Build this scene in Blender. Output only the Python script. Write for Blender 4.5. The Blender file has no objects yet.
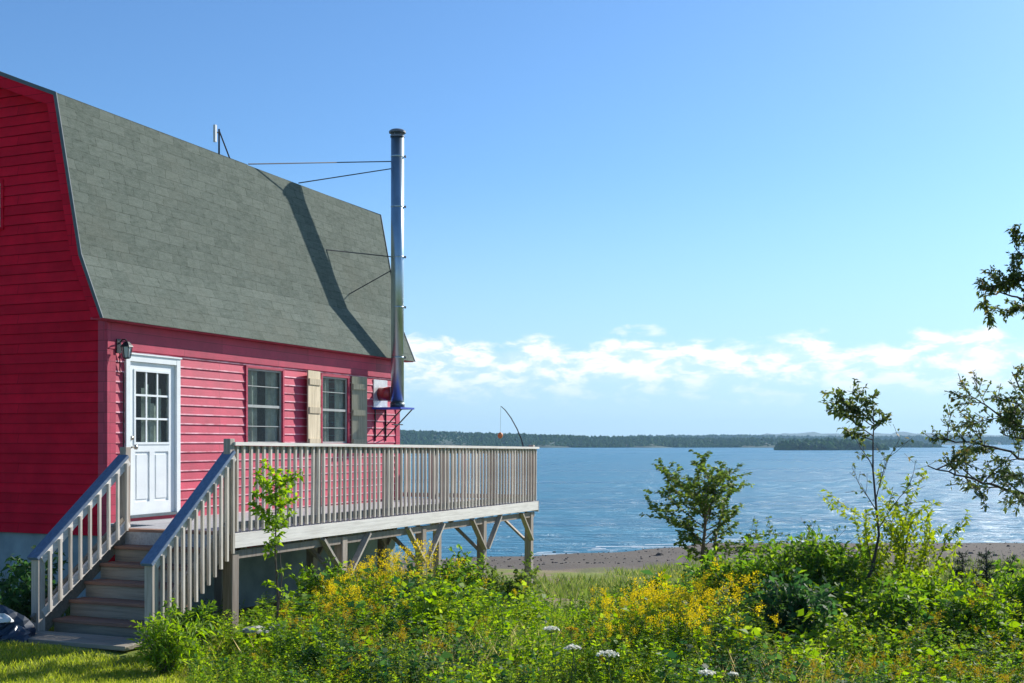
import bpy, math, random
import numpy as np
from mathutils import Vector, Matrix
PI = math.pi
EYE = 5.0                      # eye height above the lake (lake level is z = 0)
F = 1150.0                     # focal length in pixels of the 1024 px wide frame
scene = bpy.context.scene
COL = scene.collection

# ------------------------------------------------------------------ materials
def newmat(name):
    m = bpy.data.materials.new(name); m.use_nodes = True
    nt = m.node_tree; b = nt.nodes['Principled BSDF']
    return m, nt, b
def N(nt, typ, **kw):
    n = nt.nodes.new(typ)
    for k, v in kw.items(): setattr(n, k, v)
    return n
def L(nt, a, b): nt.links.new(a, b)
def ramp(nt, fac, stops):
    r = N(nt, 'ShaderNodeValToRGB'); cr = r.color_ramp
    cr.elements[0].position = stops[0][0]; cr.elements[0].color = (*stops[0][1], 1)
    cr.elements[1].position = stops[-1][0]; cr.elements[1].color = (*stops[-1][1], 1)
    for p, c in stops[1:-1]:
        e = cr.elements.new(p); e.color = (*c, 1)
    L(nt, fac, r.inputs[0]); return r.outputs[0]
def coords(nt, scale=(1, 1, 1), kind='Object'):
    tc = N(nt, 'ShaderNodeTexCoord'); mp = N(nt, 'ShaderNodeMapping')
    mp.inputs['Scale'].default_value = scale
    L(nt, tc.outputs[kind], mp.inputs[0]); return mp.outputs[0]
def noise(nt, vec, scale, detail=4, rough=.6, dist=0):
    n = N(nt, 'ShaderNodeTexNoise'); n.inputs['Scale'].default_value = scale
    n.inputs['Detail'].default_value = detail; n.inputs['Roughness'].default_value = rough
    n.inputs['Distortion'].default_value = dist
    if vec is not None: L(nt, vec, n.inputs['Vector'])
    return n.outputs[0]
def mixc(nt, fac, a, b, typ='MIX'):
    m = N(nt, 'ShaderNodeMix', data_type='RGBA', blend_type=typ)
    for sock, v in ((m.inputs[0], fac), (m.inputs[6], a), (m.inputs[7], b)):
        if hasattr(v, 'type'): L(nt, v, sock)
        elif isinstance(v, (int, float)): sock.default_value = v
        else: sock.default_value = (*v, 1)
    return m.outputs[2]
def math_(nt, op, a, b=0.0):
    m = N(nt, 'ShaderNodeMath', operation=op)
    for s, v in ((m.inputs[0], a), (m.inputs[1], b)):
        if hasattr(v, 'type'): L(nt, v, s)
        else: s.default_value = v
    return m.outputs[0]
def bump(nt, b, h, strength=.3, dist=.01):
    n = N(nt, 'ShaderNodeBump'); n.inputs['Strength'].default_value = strength
    n.inputs['Distance'].default_value = dist
    L(nt, h, n.inputs['Height']); L(nt, n.outputs[0], b.inputs['Normal'])
def plain(name, c, rough=.6, metal=0, var=.15, sc=8, emis=None):
    m, nt, b = newmat(name)
    v = coords(nt)
    n = noise(nt, v, sc)
    col = ramp(nt, n, [(.3, tuple(x*(1-var) for x in c)), (.7, tuple(min(1, x*(1+var)) for x in c))])
    L(nt, col, b.inputs['Base Color']); b.inputs['Roughness'].default_value = rough
    b.inputs['Metallic'].default_value = metal
    return m
def siding_mat(name, c, edge=None):
    m, nt, b = newmat(name)
    v = coords(nt, (1, 1, 1))
    big = noise(nt, v, .9, 3)
    rows = noise(nt, coords(nt, (.35, .35, 7.7)), 1.0, 2)
    grain = noise(nt, coords(nt, (3, 3, 60)), 1.5, 4)
    c0 = ramp(nt, noise(nt, v, 2.3, 6, .7), [(.32, tuple(x*.72 for x in c)), (.68, tuple(x*1.15 for x in c))])
    c1 = mixc(nt, math_(nt, 'MULTIPLY', rows, .35), c0, (c[0]*1.15, c[1]*2.6, c[2]*2.1))
    c2 = mixc(nt, ramp(nt, grain, [(.62, (0, 0, 0)), (.8, (.45, .45, .45))]), c1, (c[0]*.5, c[1]*.8, c[2]*.7))
    tj = N(nt, 'ShaderNodeTexCoord'); sj = N(nt, 'ShaderNodeSeparateXYZ'); L(nt, tj.outputs['Object'], sj.inputs[0]); cj = N(nt, 'ShaderNodeCombineXYZ')
    L(nt, math_(nt, 'ADD', sj.outputs[0], sj.outputs[1]), cj.inputs[0]); L(nt, math_(nt, 'SUBTRACT', sj.outputs[2], SID0), cj.inputs[1])
    bj = N(nt, 'ShaderNodeTexBrick'); L(nt, cj.outputs[0], bj.inputs[0]); bj.inputs['Scale'].default_value = 1; bj.inputs['Mortar Size'].default_value = .003
    bj.inputs['Brick Width'].default_value = 2.3; bj.inputs['Row Height'].default_value = .13; bj.offset = .37; bj.offset_frequency = 3
    bj.inputs['Color1'].default_value = (.86, .86, .86, 1); bj.inputs['Color2'].default_value = (1.08, 1.08, 1.08, 1); bj.inputs['Mortar'].default_value = (.35, .35, .35, 1)
    c2 = mixc(nt, 1.0, c2, bj.outputs[0], 'MULTIPLY')
    if edge:  # lap highlights painted into the colour, patchy along each board's lower edge
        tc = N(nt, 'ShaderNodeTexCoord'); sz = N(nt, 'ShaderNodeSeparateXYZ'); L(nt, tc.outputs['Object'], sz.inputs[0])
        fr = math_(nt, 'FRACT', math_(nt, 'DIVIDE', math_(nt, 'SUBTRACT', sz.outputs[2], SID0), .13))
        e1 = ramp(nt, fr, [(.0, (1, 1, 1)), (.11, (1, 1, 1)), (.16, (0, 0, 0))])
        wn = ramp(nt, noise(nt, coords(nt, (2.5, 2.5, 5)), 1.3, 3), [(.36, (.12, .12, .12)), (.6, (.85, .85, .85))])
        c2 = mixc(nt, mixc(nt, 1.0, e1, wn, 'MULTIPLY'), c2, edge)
    L(nt, c2, b.inputs['Base Color']); b.inputs['Roughness'].default_value = .55
    b.inputs['Specular IOR Level'].default_value = .35
    bump(nt, b, grain, .25, .004)
    return m
def wood_mat(name, c, c2, long_axis=0, rough=.75):
    m, nt, b = newmat(name)
    s = [22, 22, 22]; s[long_axis] = 1.3
    g = noise(nt, coords(nt, s), 1.6, 5, .65, .4)
    big = noise(nt, coords(nt), 1.7, 3)
    ob = N(nt, 'ShaderNodeObjectInfo')
    col = ramp(nt, g, [(.25, c2), (.55, c), (.8, tuple(min(1, x*1.25) for x in c))])
    col = mixc(nt, math_(nt, 'MULTIPLY', big, .55), col, c2)
    hv = N(nt, 'ShaderNodeHueSaturation'); L(nt, col, hv.inputs['Color'])
    L(nt, math_(nt, 'ADD', math_(nt, 'MULTIPLY', ob.outputs['Random'], .45), .78), hv.inputs['Value'])
    L(nt, hv.outputs[0], b.inputs['Base Color']); b.inputs['Roughness'].default_value = rough
    b.inputs['Specular IOR Level'].default_value = .3
    bump(nt, b, g, .4, .004)
    return m
def leaf_mat(name, stops, trans=.45, rough=.6, spec=.22):
    m, nt, b = newmat(name)
    g = N(nt, 'ShaderNodeNewGeometry')
    big = noise(nt, coords(nt), 1.1, 2)
    f = math_(nt, 'ADD', math_(nt, 'MULTIPLY', g.outputs['Random Per Island'], .7), math_(nt, 'MULTIPLY', big, .45))
    f = math_(nt, 'SUBTRACT', f, .06)
    col = ramp(nt, f, stops)
    L(nt, col, b.inputs['Base Color']); b.inputs['Roughness'].default_value = rough
    b.inputs['Specular IOR Level'].default_value = spec
    tr = N(nt, 'ShaderNodeBsdfTranslucent')
    hv = N(nt, 'ShaderNodeHueSaturation'); L(nt, col, hv.inputs['Color'])
    hv.inputs['Hue'].default_value = .49; hv.inputs['Saturation'].default_value = 1.1; hv.inputs['Value'].default_value = 1.9
    L(nt, hv.outputs[0], tr.inputs[0])
    mx = N(nt, 'ShaderNodeMixShader'); mx.inputs[0].default_value = trans
    L(nt, b.outputs[0], mx.inputs[1]); L(nt, tr.outputs[0], mx.inputs[2])
    L(nt, mx.outputs[0], nt.nodes['Material Output'].inputs[0])
    return m

M = {}
SID0 = 0.0
M['white'] = plain('white_paint', (.76, .80, .80), .45, var=.06, sc=4)
M['jamb'] = plain('aged_white_paint', (.62, .66, .68), .5, var=.12)
M['wood'] = wood_mat('weathered_wood_upright', (.50, .45, .39), (.24, .205, .17), 2)
M['woodx'] = wood_mat('weathered_wood_plank', (.36, .36, .365), (.20, .20, .205), 0)
M['handrail'] = wood_mat('shade_blue_handrail_wood', (.16, .23, .34), (.09, .135, .21), 0)  # blue of the skylit shade put into the rail's wood colour
M['pale'] = wood_mat('pale_fascia_wood', (.80, .77, .72), (.52, .49, .45), 0)
M['pale_z'] = wood_mat('pale_baluster_wood', (.66, .61, .54), (.33, .29, .24), 2)
M['post'] = wood_mat('support_post_wood', (.40, .35, .30), (.20, .155, .125), 2)
M['tread'] = wood_mat('brown_tread_wood', (.30, .165, .115), (.15, .085, .06), 1)
M['riser'] = wood_mat('grey_riser_wood', (.30, .265, .21), (.15, .13, .105), 1)
M['cream'] = wood_mat('cream_shutter_wood', (.62, .53, .38), (.27, .22, .14), 2)
M['shgrey'] = wood_mat('grey_shutter_wood', (.44, .42, .30), (.24, .23, .16), 2)
M['black'] = plain('black_metal', (.02, .02, .022), .4, .3)
M['steel'] = plain('stainless_pipe', (.40, .49, .53), .33, .92, var=.12, sc=3)
M['drip'] = plain('metal_drip_edge', (.08, .11, .13), .7, .0)
M['blue'] = plain('sky_reflection_blue', (.02, .07, .46), .5, .0)  # support plate: sky reflection painted in as its blue
M['brass'] = plain('nickel_knob', (.45, .42, .36), .3, .9)
M['foundation'] = plain('grey_foundation', (.23, .30, .33), .9, var=.22, sc=3)
M['dark'] = plain('dark_interior', (.03, .03, .032), .9)
M['pale_backing'] = plain('pale_curtain_and_reflection', (.62, .66, .60), .9, var=.35, sc=5)
M['muntin'] = plain('storm_sash_grey', (.36, .38, .36), .5)
M['tarp'] = plain('navy_tarp', (.008, .022, .045), .35, var=.5, sc=6)
M['palep'] = plain('pale_plastic', (.6, .62, .62), .4)
M['orange'] = plain('orange_plastic', (.60, .20, .06), .5)
M['pole'] = plain('dark_pole', (.035, .035, .04), .4, .2)
M['bark'] = plain('brown_bark', (.10, .075, .055), .9, var=.4, sc=20)
M['barkd'] = plain('dark_bark', (.045, .036, .03), .9, var=.4, sc=20)
M['stem'] = plain('green_stem', (.10, .14, .035), .7, var=.3)
M['stone'] = plain('pale_stone', (.42, .41, .38), .9, var=.25, sc=12)

def glass_mat():
    m, nt, b = newmat('window_glass')
    b.inputs['Base Color'].default_value = (.02, .022, .024, 1); b.inputs['Roughness'].default_value = .06
    b.inputs['Specular IOR Level'].default_value = .8
    tr = N(nt, 'ShaderNodeBsdfTransparent'); tr.inputs[0].default_value = (.55, .6, .6, 1)
    mx = N(nt, 'ShaderNodeMixShader'); mx.inputs[0].default_value = .55
    L(nt, b.outputs[0], mx.inputs[1]); L(nt, tr.outputs[0], mx.inputs[2])
    L(nt, mx.outputs[0], nt.nodes['Material Output'].inputs[0])
    tr.inputs[0].default_value = (.86, .9, .88, 1); mx.inputs[0].default_value = .78
    return m
M['glass'] = glass_mat()
def shingle_mat():
    m, nt, b = newmat('asphalt_shingles')
    uv0 = coords(nt, (1, 1, 1), 'UV')
    # courses wander a little
    wob = noise(nt, coords(nt, (1.2, 3, 1), 'UV'), 2.0, 3)
    av = N(nt, 'ShaderNodeVectorMath', operation='ADD'); cx = N(nt, 'ShaderNodeCombineXYZ')
    L(nt, math_(nt, 'MULTIPLY', math_(nt, 'SUBTRACT', wob, .5), .12), cx.inputs[0]); L(nt, math_(nt, 'MULTIPLY', math_(nt, 'SUBTRACT', wob, .5), .045), cx.inputs[1])
    L(nt, uv0, av.inputs[0]); L(nt, cx.outputs[0], av.inputs[1]); uv = av.outputs[0]
    br = N(nt, 'ShaderNodeTexBrick'); L(nt, uv, br.inputs[0])
    br.inputs['Color1'].default_value = (.075, .097, .080, 1); br.inputs['Color2'].default_value = (.135, .16, .135, 1)
    br.inputs['Mortar'].default_value = (.028, .036, .028, 1)
    br.inputs['Scale'].default_value = 1.0; br.inputs['Mortar Size'].default_value = .009
    br.inputs['Mortar Smooth'].default_value = .8; br.inputs['Bias'].default_value = -.1
    br.inputs['Brick Width'].default_value = .30; br.inputs['Row Height'].default_value = .14
    big = noise(nt, coords(nt, (1, 1, 1)), .7, 4)
    fine = noise(nt, coords(nt, (1, 2.6, 1), 'UV'), 7, 8, .85)
    c = mixc(nt, ramp(nt, noise(nt, coords(nt, (.5, 1, 1), 'UV'), 5, 5, .7), [(.35, (0, 0, 0)), (.65, (.55, .55, .55))]), br.outputs[0], (.11, .13, .11))
    c = mixc(nt, ramp(nt, fine, [(.40, (0, 0, 0)), (.70, (.75, .75, .75))]), c, (.19, .215, .185))
    c = mixc(nt, ramp(nt, fine, [(.30, (.6, .6, .6)), (.45, (0, 0, 0))]), c, (.06, .075, .055))
    c = mixc(nt, ramp(nt, big, [(.5, (0, 0, 0)), (.72, (.45, .45, .45))]), c, (.14, .145, .115))
    L(nt, c, b.inputs['Base Color']); b.inputs['Roughness'].default_value = .95
    b.inputs['Specular IOR Level'].default_value = .12
    bump(nt, b, mixc(nt, .5, br.outputs[0], fine), .7, .015)
    return m
M['shingle'] = shingle_mat()

# ------------------------------------------------------------------ mesh tools
class MB:
    """collects shapes into ONE mesh"""
    def __init__(s): s.v = []; s.f = []; s.uv = None
    def quad(s, a, b, c, d):
        n = len(s.v); s.v += [tuple(a), tuple(b), tuple(c), tuple(d)]; s.f.append((n, n+1, n+2, n+3)); return s
    def poly(s, pts):
        n = len(s.v); s.v += [tuple(p) for p in pts]; s.f.append(tuple(range(n, n+len(pts)))); return s
    def box(s, x0, x1, y0, y1, z0, z1):
        n = len(s.v)
        s.v += [(x, y, z) for z in (z0, z1) for y in (y0, y1) for x in (x0, x1)]
        for f in ((0, 2, 3, 1), (4, 5, 7, 6), (0, 1, 5, 4), (2, 6, 7, 3), (0, 4, 6, 2), (1, 3, 7, 5)):
            s.f.append(tuple(n+i for i in f))
        return s
    def bar(s, a, b, w, h, up=(0, 0, 1)):
        a = Vector(a); b = Vector(b); d = (b-a).normalized(); up = Vector(up)
        r = d.cross(up)
        if r.length < 1e-4: r = d.cross(Vector((1, 0, 0)))
        r.normalize(); u = r.cross(d).normalized(); n = len(s.v)
        for p in (a, b):
            for sx, sz in ((-1, -1), (1, -1), (1, 1), (-1, 1)):
                s.v.append(tuple(p + r*sx*w/2 + u*sz*h/2))
        for f in ((3, 2, 1, 0), (4, 5, 6, 7), (0, 1, 5, 4), (1, 2, 6, 5), (2, 3, 7, 6), (3, 0, 4, 7)):
            s.f.append(tuple(n+i for i in f))
        return s
    def tube(s, pts, rad, sides=6, cap=True):
        pts = [Vector(p) for p in pts]
        if not hasattr(rad, '__len__'): rad = [rad]*len(pts)
        n0 = len(s.v); k = len(pts)
        for i, p in enumerate(pts):
            d = (pts[min(i+1, k-1)] - pts[max(i-1, 0)]).normalized()
            r = d.cross(Vector((.3, .2, 1)) if abs(d.z) < .9 else Vector((1, .1, 0))).normalized(); u = r.cross(d)
            for j in range(sides):
                a = 2*PI*j/sides; s.v.append(tuple(p + (r*math.cos(a) + u*math.sin(a))*rad[i]))
        for i in range(k-1):
            for j in range(sides):
                a = n0+i*sides+j; b = n0+i*sides+(j+1) % sides
                s.f.append((a, b, b+sides, a+sides))
        if cap:
            s.f.append(tuple(n0+j for j in reversed(range(sides)))); s.f.append(tuple(n0+(k-1)*sides+j for j in range(sides)))
        return s
    def lathe(s, prof, c=(0, 0, 0), sides=20):
        n0 = len(s.v)
        for r, z in prof:
            for j in range(sides):
                a = 2*PI*j/sides; s.v.append((c[0]+r*math.cos(a), c[1]+r*math.sin(a), c[2]+z))
        for i in range(len(prof)-1):
            for j in range(sides):
                a = n0+i*sides+j; b = n0+i*sides+(j+1) % sides
                s.f.append((a, b, b+sides, a+sides))
        return s
    def build(s, name, mat, parent=None, smooth=False, label=None, bevel=0):
        me = bpy.data.meshes.new(name); me.from_pydata(s.v, [], s.f); me.update()
        if s.uv:
            ul = me.uv_layers.new(name='UVMap'); k = 0
            for fi, f in enumerate(s.f):
                for c in s.uv[fi]: ul.data[k].uv = c; k += 1
        if smooth: me.polygons.foreach_set('use_smooth', [True]*len(me.polygons))
        me.materials.append(mat)
        o = bpy.data.objects.new(name, me); COL.objects.link(o)
        if parent is not None: o.parent = parent
        if label: o['label'] = label
        if bevel:
            md = o.modifiers.new('bevel', 'BEVEL'); md.width = bevel; md.segments = 1; md.limit_method = 'ANGLE'
        return o

def tag(o, label=None, cat=None, group=None, kind=None):
    if label: o['label'] = label
    if cat: o['category'] = cat
    if group: o['group'] = group
    if kind: o['kind'] = kind
    return o
def empty(name, loc=(0, 0, 0), rot=(0, 0, 0)):
    o = bpy.data.objects.new(name, None); COL.objects.link(o); o.location = loc; o.rotation_euler = rot
    o.empty_display_size = .2
    return o
def np_mesh(name, V, nper, mat, parent=None, midx=None, mats=None):
    """V: (n*nper,3) vertices, consecutive runs of nper make one face"""
    V = np.asarray(V, dtype=np.float32); nv = len(V); nf = nv//nper
    me = bpy.data.meshes.new(name)
    me.vertices.add(nv); me.vertices.foreach_set('co', V.ravel())
    me.loops.add(nv); me.loops.foreach_set('vertex_index', np.arange(nv, dtype=np.int32))
    me.polygons.add(nf); me.polygons.foreach_set('loop_start', np.arange(nf, dtype=np.int32)*nper)
    try: me.polygons.foreach_set('loop_total', np.full(nf, nper, dtype=np.int32))
    except Exception: pass
    for m in (mats or [mat]): me.materials.append(m)
    if midx is not None: me.polygons.foreach_set('material_index', np.asarray(midx, dtype=np.int32))
    me.update(calc_edges=True); me.validate()
    o = bpy.data.objects.new(name, me); COL.objects.link(o)
    if parent is not None: o.parent = parent
    return o

def unit(a): return a/np.maximum(np.linalg.norm(a, axis=-1, keepdims=True), 1e-9)
def leaves(P, D, Ln, W, rng, droop=0.0, fold=.12):
    """kite leaves: base P, direction D, length, width -> (4n,3)"""
    n = len(P); D = unit(D)
    R = rng.normal(size=(n, 3)); R[:, 2] *= .35
    S = unit(np.cross(D, np.cross(R, D)+1e-6)); 
    Nn = np.cross(D, S)
    Ln = np.broadcast_to(np.asarray(Ln, float), (n,))[:, None]; W = np.broadcast_to(np.asarray(W, float), (n,))[:, None]
    mid = P + D*Ln*.45 + Nn*W*fold
    tip = P + D*Ln; tip[:, 2] -= droop*Ln[:, 0]
    out = np.stack([P, mid+S*W*.5, tip, mid-S*W*.5], axis=1)
    return out.reshape(-1, 3)

# ------------------------------------------------------------------ ground
CX, CY = -5.11, 14.51                     # the near right corner of the house
DX, DY = .3768, .9263                     # along the long wall
def house_xy(s, o): return (CX+DX*s+DY*o, CY+DY*s-DX*o)
_gy = np.array([-40, 0, 6, 10, 13, 17, 21, 25, 30, 40, 44, 50.6, 57, 70, 120, 200, 4000.])
_gz = np.array([3.6, 3.2, 2.95, 2.9, 2.86, 2.5, 2.1, 1.75, 1.3, .52, .30, -.02, -.35, -1.2, -3, -5, -8.])
def gz(x, y):
    x = np.asarray(x, float); y = np.asarray(y, float)
    yy = y - np.clip((x-1)*.7, -8, 6.2)*np.clip((y-42)/14, 0, 1)
    z = np.interp(yy, _gy, _gz)
    near = np.clip((60-y)/30, 0, 1)
    z = z + near*(.05*np.sin(x*1.3+y*.7)+.035*np.sin(x*.6-y*1.9+1))
    # level lawn by the steps
    return z
def ground():
    xs = np.unique(np.concatenate([np.linspace(-1500, -60, 24), np.linspace(-60, -14, 24), np.linspace(-14, 20, 137), np.linspace(20, 90, 40), np.linspace(90, 1800, 24)]))
    ys = np.unique(np.concatenate([np.linspace(-60, 4, 14), np.linspace(4, 30, 105), np.linspace(30, 75, 91), np.linspace(75, 200, 20), np.linspace(200, 3200, 12)]))
    X, Y = np.meshgrid(xs, ys); Z = gz(X, Y)
    V = np.stack([X, Y, Z], -1).reshape(-1, 3); w = len(xs)
    f = []
    for j in range(len(ys)-1):
        for i in range(w-1):
            a = j*w+i; f.append((a, a+1, a+w+1, a+w))
    me = bpy.data.meshes.new('ground'); me.from_pydata(V.tolist(), [], f); me.update()
    me.polygons.foreach_set('use_smooth', [True]*len(f))
    m, nt, b = newmat('ground_soil_and_shingle')
    v = coords(nt)
    sep = N(nt, 'ShaderNodeSeparateXYZ'); L(nt, v, sep.inputs[0])
    n1 = noise(nt, v, .35, 5, .65); n2 = noise(nt, v, 3.5, 4); n3 = noise(nt, v, 26, 3)
    grass = ramp(nt, n2, [(.3, (.10, .14, .025)), (.55, (.19, .23, .04)), (.75, (.26, .26, .08))])
    tan = ramp(nt, n1, [(.52, (0, 0, 0)), (.60, (1, 1, 1))])
    grass = mixc(nt, tan, grass, (.24, .19, .11))
    pebb = ramp(nt, n3, [(.3, (.080, .068, .054)), (.6, (.14, .12, .098)), (.8, (.24, .21, .175))])
    wr = ramp(nt, noise(nt, coords(nt, (.15, .9, 1)), 1.2, 4), [(.5, (0, 0, 0)), (.66, (.55, .55, .55))])
    pebb = mixc(nt, wr, pebb, (.13, .10, .085))
    # shore band follows the height of the land, ragged by noise
    h = math_(nt, 'ADD', sep.outputs[2], math_(nt, 'MULTIPLY', math_(nt, 'SUBTRACT', n1, .5), .35))
    h = math_(nt, 'SUBTRACT', h, math_(nt, 'MULTIPLY', math_(nt, 'MAXIMUM', math_(nt, 'SUBTRACT', sep.outputs[0], 7.0), 0.0), .035))
    fac = N(nt, 'ShaderNodeMapRange'); L(nt, h, fac.inputs[0]); fac.inputs[1].default_value = .50; fac.inputs[2].default_value = .62
    c = mixc(nt, fac.outputs[0], pebb, grass)
    L(nt, c, b.inputs['Base Color']); b.inputs['Roughness'].default_value = .95; b.inputs['Specular IOR Level'].default_value = .15
    bump(nt, b, mixc(nt, .5, n3, n2), .7, .05)
    me.materials.append(m)
    o = bpy.data.objects.new('ground', me); COL.objects.link(o); tag(o, kind='structure')
ground()

def water():
    m, nt, b = newmat('lake_water')
    b.inputs['Base Color'].default_value = (.018, .10, .165, 1)
    b.inputs['Roughness'].default_value = .12; b.inputs['IOR'].default_value = 1.27
    w1 = noise(nt, coords(nt, (.8, 1.25, 1)), .55, 6, .68, .5)
    w2 = noise(nt, coords(nt, (.09, .35, 1)), .5, 4, .6)
    w3 = noise(nt, coords(nt, (.012, .06, 1)), 1.0, 4, .6)
    hsum = math_(nt, 'ADD', math_(nt, 'MULTIPLY', w1, .55), math_(nt, 'MULTIPLY', w2, .7))
    bump(nt, b, hsum, 1.0, 1.15)
    foam = ramp(nt, w1, [(.66, (0, 0, 0)), (.74, (.45, .45, .45))])
    sh = ramp(nt, w3, [(.35, (.010, .12, .20)), (.65, (.025, .19, .28))])
    L(nt, mixc(nt, foam, sh, (.6, .68, .72)), b.inputs['Base Color'])
    rg = N(nt, 'ShaderNodeMapRange'); L(nt, w3, rg.inputs[0]); rg.inputs[3].default_value = .2; rg.inputs[4].default_value = .38
    L(nt, rg.outputs[0], b.inputs['Roughness'])
    o = MB().quad((-2500, 30, 0), (2800, 30, 0), (2800, 3100, 0), (-2500, 3100, 0)).build('water', m)
    tag(o, kind='structure')
water()

# a thin line of broken wavelets on the beach
def wavelets():
    rng = random.Random(4); mb = MB()
    def shore(x): return 50.4 + np.clip((x-1)*.7, -5, 6.2)
    for k in range(40):
        x = rng.uniform(-6, 34); y = float(shore(x)) + rng.uniform(-.1, 1.6)+.3
        l = rng.uniform(.6, 2.6); w = rng.uniform(.02, .06)
        pts = [(x+l*t, y+.12*math.sin(t*3+k)) for t in (0, .25, .5, .75, 1)]
        for a, c in zip(pts[:-1], pts[1:]):
            mb.quad((a[0], a[1]-w, .012), (c[0], c[1]-w, .012), (c[0], c[1]+w, .03), (a[0], a[1]+w, .03))
    o = mb.build('surf_foam', plain('foam', (.6, .66, .68), .8)); tag(o, 'broken white wavelets along the edge of the beach', 'foam', kind='stuff')
wavelets()

def pebbles():
    rg = np.random.default_rng(3); n = 900; x = rg.uniform(-4, 34, n); base = 42.5+np.clip((x-1)*.45, -3, 5); y = base+rg.random(n)**1.4*9
    r_ = rg.uniform(.02, .055, n)*(1+2.0*(rg.random(n) > .96)); z = gz(x, y); a = rg.uniform(0, 6.28, n)
    out = []
    ring = [(np.cos(a+k*PI/2)*r_*(1.4 if k % 2 else .9)+x, np.sin(a+k*PI/2)*r_+y, z-.01) for k in range(4)]
    topr = [(np.cos(a+k*PI/2)*r_*.55+x, np.sin(a+k*PI/2)*r_*.5+y, z+r_*.7) for k in range(4)]
    for k in range(4):
        q = [ring[k], ring[(k+1) % 4], topr[(k+1) % 4], topr[k]]; out.append(np.stack([np.stack(p, 1) for p in q], 1))
    out.append(np.stack([np.stack(p, 1) for p in topr], 1))
    o = np_mesh('beach_pebbles', np.concatenate(out).reshape(-1, 3), 4, leaf_mat('pebble', [(0, (.03, .03, .028)), (.5, (.10, .085, .075)), (1, (.26, .24, .22))], 0, .9, .1)); tag(o, 'scattered dark and pale stones on the brown beach', 'pebbles', kind='stuff')
pebbles()

# ------------------------------------------------------------------ far shore
def land(name, pts, width, seed):
    """a long low hill along pts [(x,y,height)]"""
    rng = np.random.default_rng(seed); mb = MB(); rows = []
    k = 60; P = np.array(pts, float); t = np.linspace(0, len(P)-1, k)
    c = np.stack([np.interp(t, np.arange(len(P)), P[:, i]) for i in range(3)], 1)
    prof = [(-1, -3), (-.93, .02), (-.5, .45), (-.1, .9), (.2, 1), (.6, .5), (1, -3)]
    for i in range(k):
        r = []
        for u, h in prof:
            z = h if h < 0 else h*c[i, 2]
            r.append((c[i, 0], c[i, 1]+u*width*(1+.25*math.sin(i*.7+seed)*(u < 0)), z*(1+.08*rng.normal())))
        rows.append(r)
    n = len(prof)
    for r in rows: mb.v += r
    for i in range(k-1):
        for j in range(n-1):
            a = i*n+j; mb.f.append((a, a+n, a+n+1, a+1))
    o = mb.build(name, M['hill'], smooth=True); tag(o, kind='structure')
    return c
M['hill'] = plain('wooded_slope', (.035, .065, .028), .95, var=.4, sc=.02)
M['forest'] = leaf_mat('forest_foliage', [(0, (.02, .07, .03)), (.5, (.04, .11, .035)), (1, (.08, .16, .04))], .3, .9, .05)
def forest(name, c, width, n, hmin, hmax, seed, label):
    rng = np.random.default_rng(seed)
    t = rng.uniform(0, len(c)-1, n); i = t.astype(int); fr = t-i; i2 = np.minimum(i+1, len(c)-1)
    base = c[i]*(1-fr[:, None]) + c[i2]*fr[:, None]
    u = rng.uniform(-.95, .35, n)
    prof_u = [-1, -.93, -.5, -.1, .2, .6]; prof_h = [0, .02, .45, .9, 1, .5]
    z = np.interp(u, prof_u, prof_h)*base[:, 2] - .6
    y = base[:, 1]+u*width; x = base[:, 0] + rng.normal(0, 2, n)
    h = rng.uniform(hmin, hmax, n)*(.7+.6*rng.random(n)); r = h*rng.uniform(.35, .75, n)
    quads = []
    S = 6
    for lev, (z0, z1, r0, r1) in enumerate(((0, .45, .75, 1.0), (.3, .75, 1.0, .55), (.6, 1.0, .7, .05))):
        a0 = rng.uniform(0, 2*PI, n)
        for j in range(S):
            a = a0+2*PI*j/S; b2 = a0+2*PI*(j+1)/S; q = 1+.25*rng.normal(size=n)
            quads.append(np.stack([
                np.stack([x+np.cos(a)*r*r0*q, y+np.sin(a)*r*r0*q, z+h*z0], 1),
                np.stack([x+np.cos(b2)*r*r0*q, y+np.sin(b2)*r*r0*q, z+h*z0], 1),
                np.stack([x+np.cos(b2)*r*r1, y+np.sin(b2)*r*r1, z+h*z1], 1),
                np.stack([x+np.cos(a)*r*r1, y+np.sin(a)*r*r1, z+h*z1], 1)], 1))
    V = np.concatenate(quads, 0).reshape(-1, 3)
    o = np_mesh(name, V, 4, M['forest']); tag(o, label, 'forest', kind='stuff')
c1 = land('far_shore', [(-420, 900, 13), (-180, 960, 13.5), (-93, 970, 12.3), (-10, 960, 9.5), (73, 950, 6.8), (157, 955, 5.8), (330, 960, 4.5)], 90, 3)
forest('far_forest', c1, 90, 11000, 1.6, 3.2, 5, 'dark green woods covering the low shore across the lake')
c2 = land('far_headland', [(100, 1500, 2), (170, 1520, 9), (300, 1560, 10), (450, 1600, 8), (620, 1650, 9), (900, 1700, 8)], 130, 8)
forest('headland_forest', c2, 130, 4500, 3, 5, 6, 'bluish woods on the more distant headland at the right')
c3 = land('island', [(150, 640, 0.2), (158, 640, 1.6), (176, 640, 2.2), (188, 642, 1.4), (199, 640, .2)], 14, 9)
forest('island_forest', c3, 14, 620, 2.6, 4.6, 7, 'dark spruce wood covering the small island in the lake')
c4 = land('distant_hills', [(200, 2600, 10), (600, 2600, 22), (950, 2620, 24), (1300, 2650, 12)], 220, 12)

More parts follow.
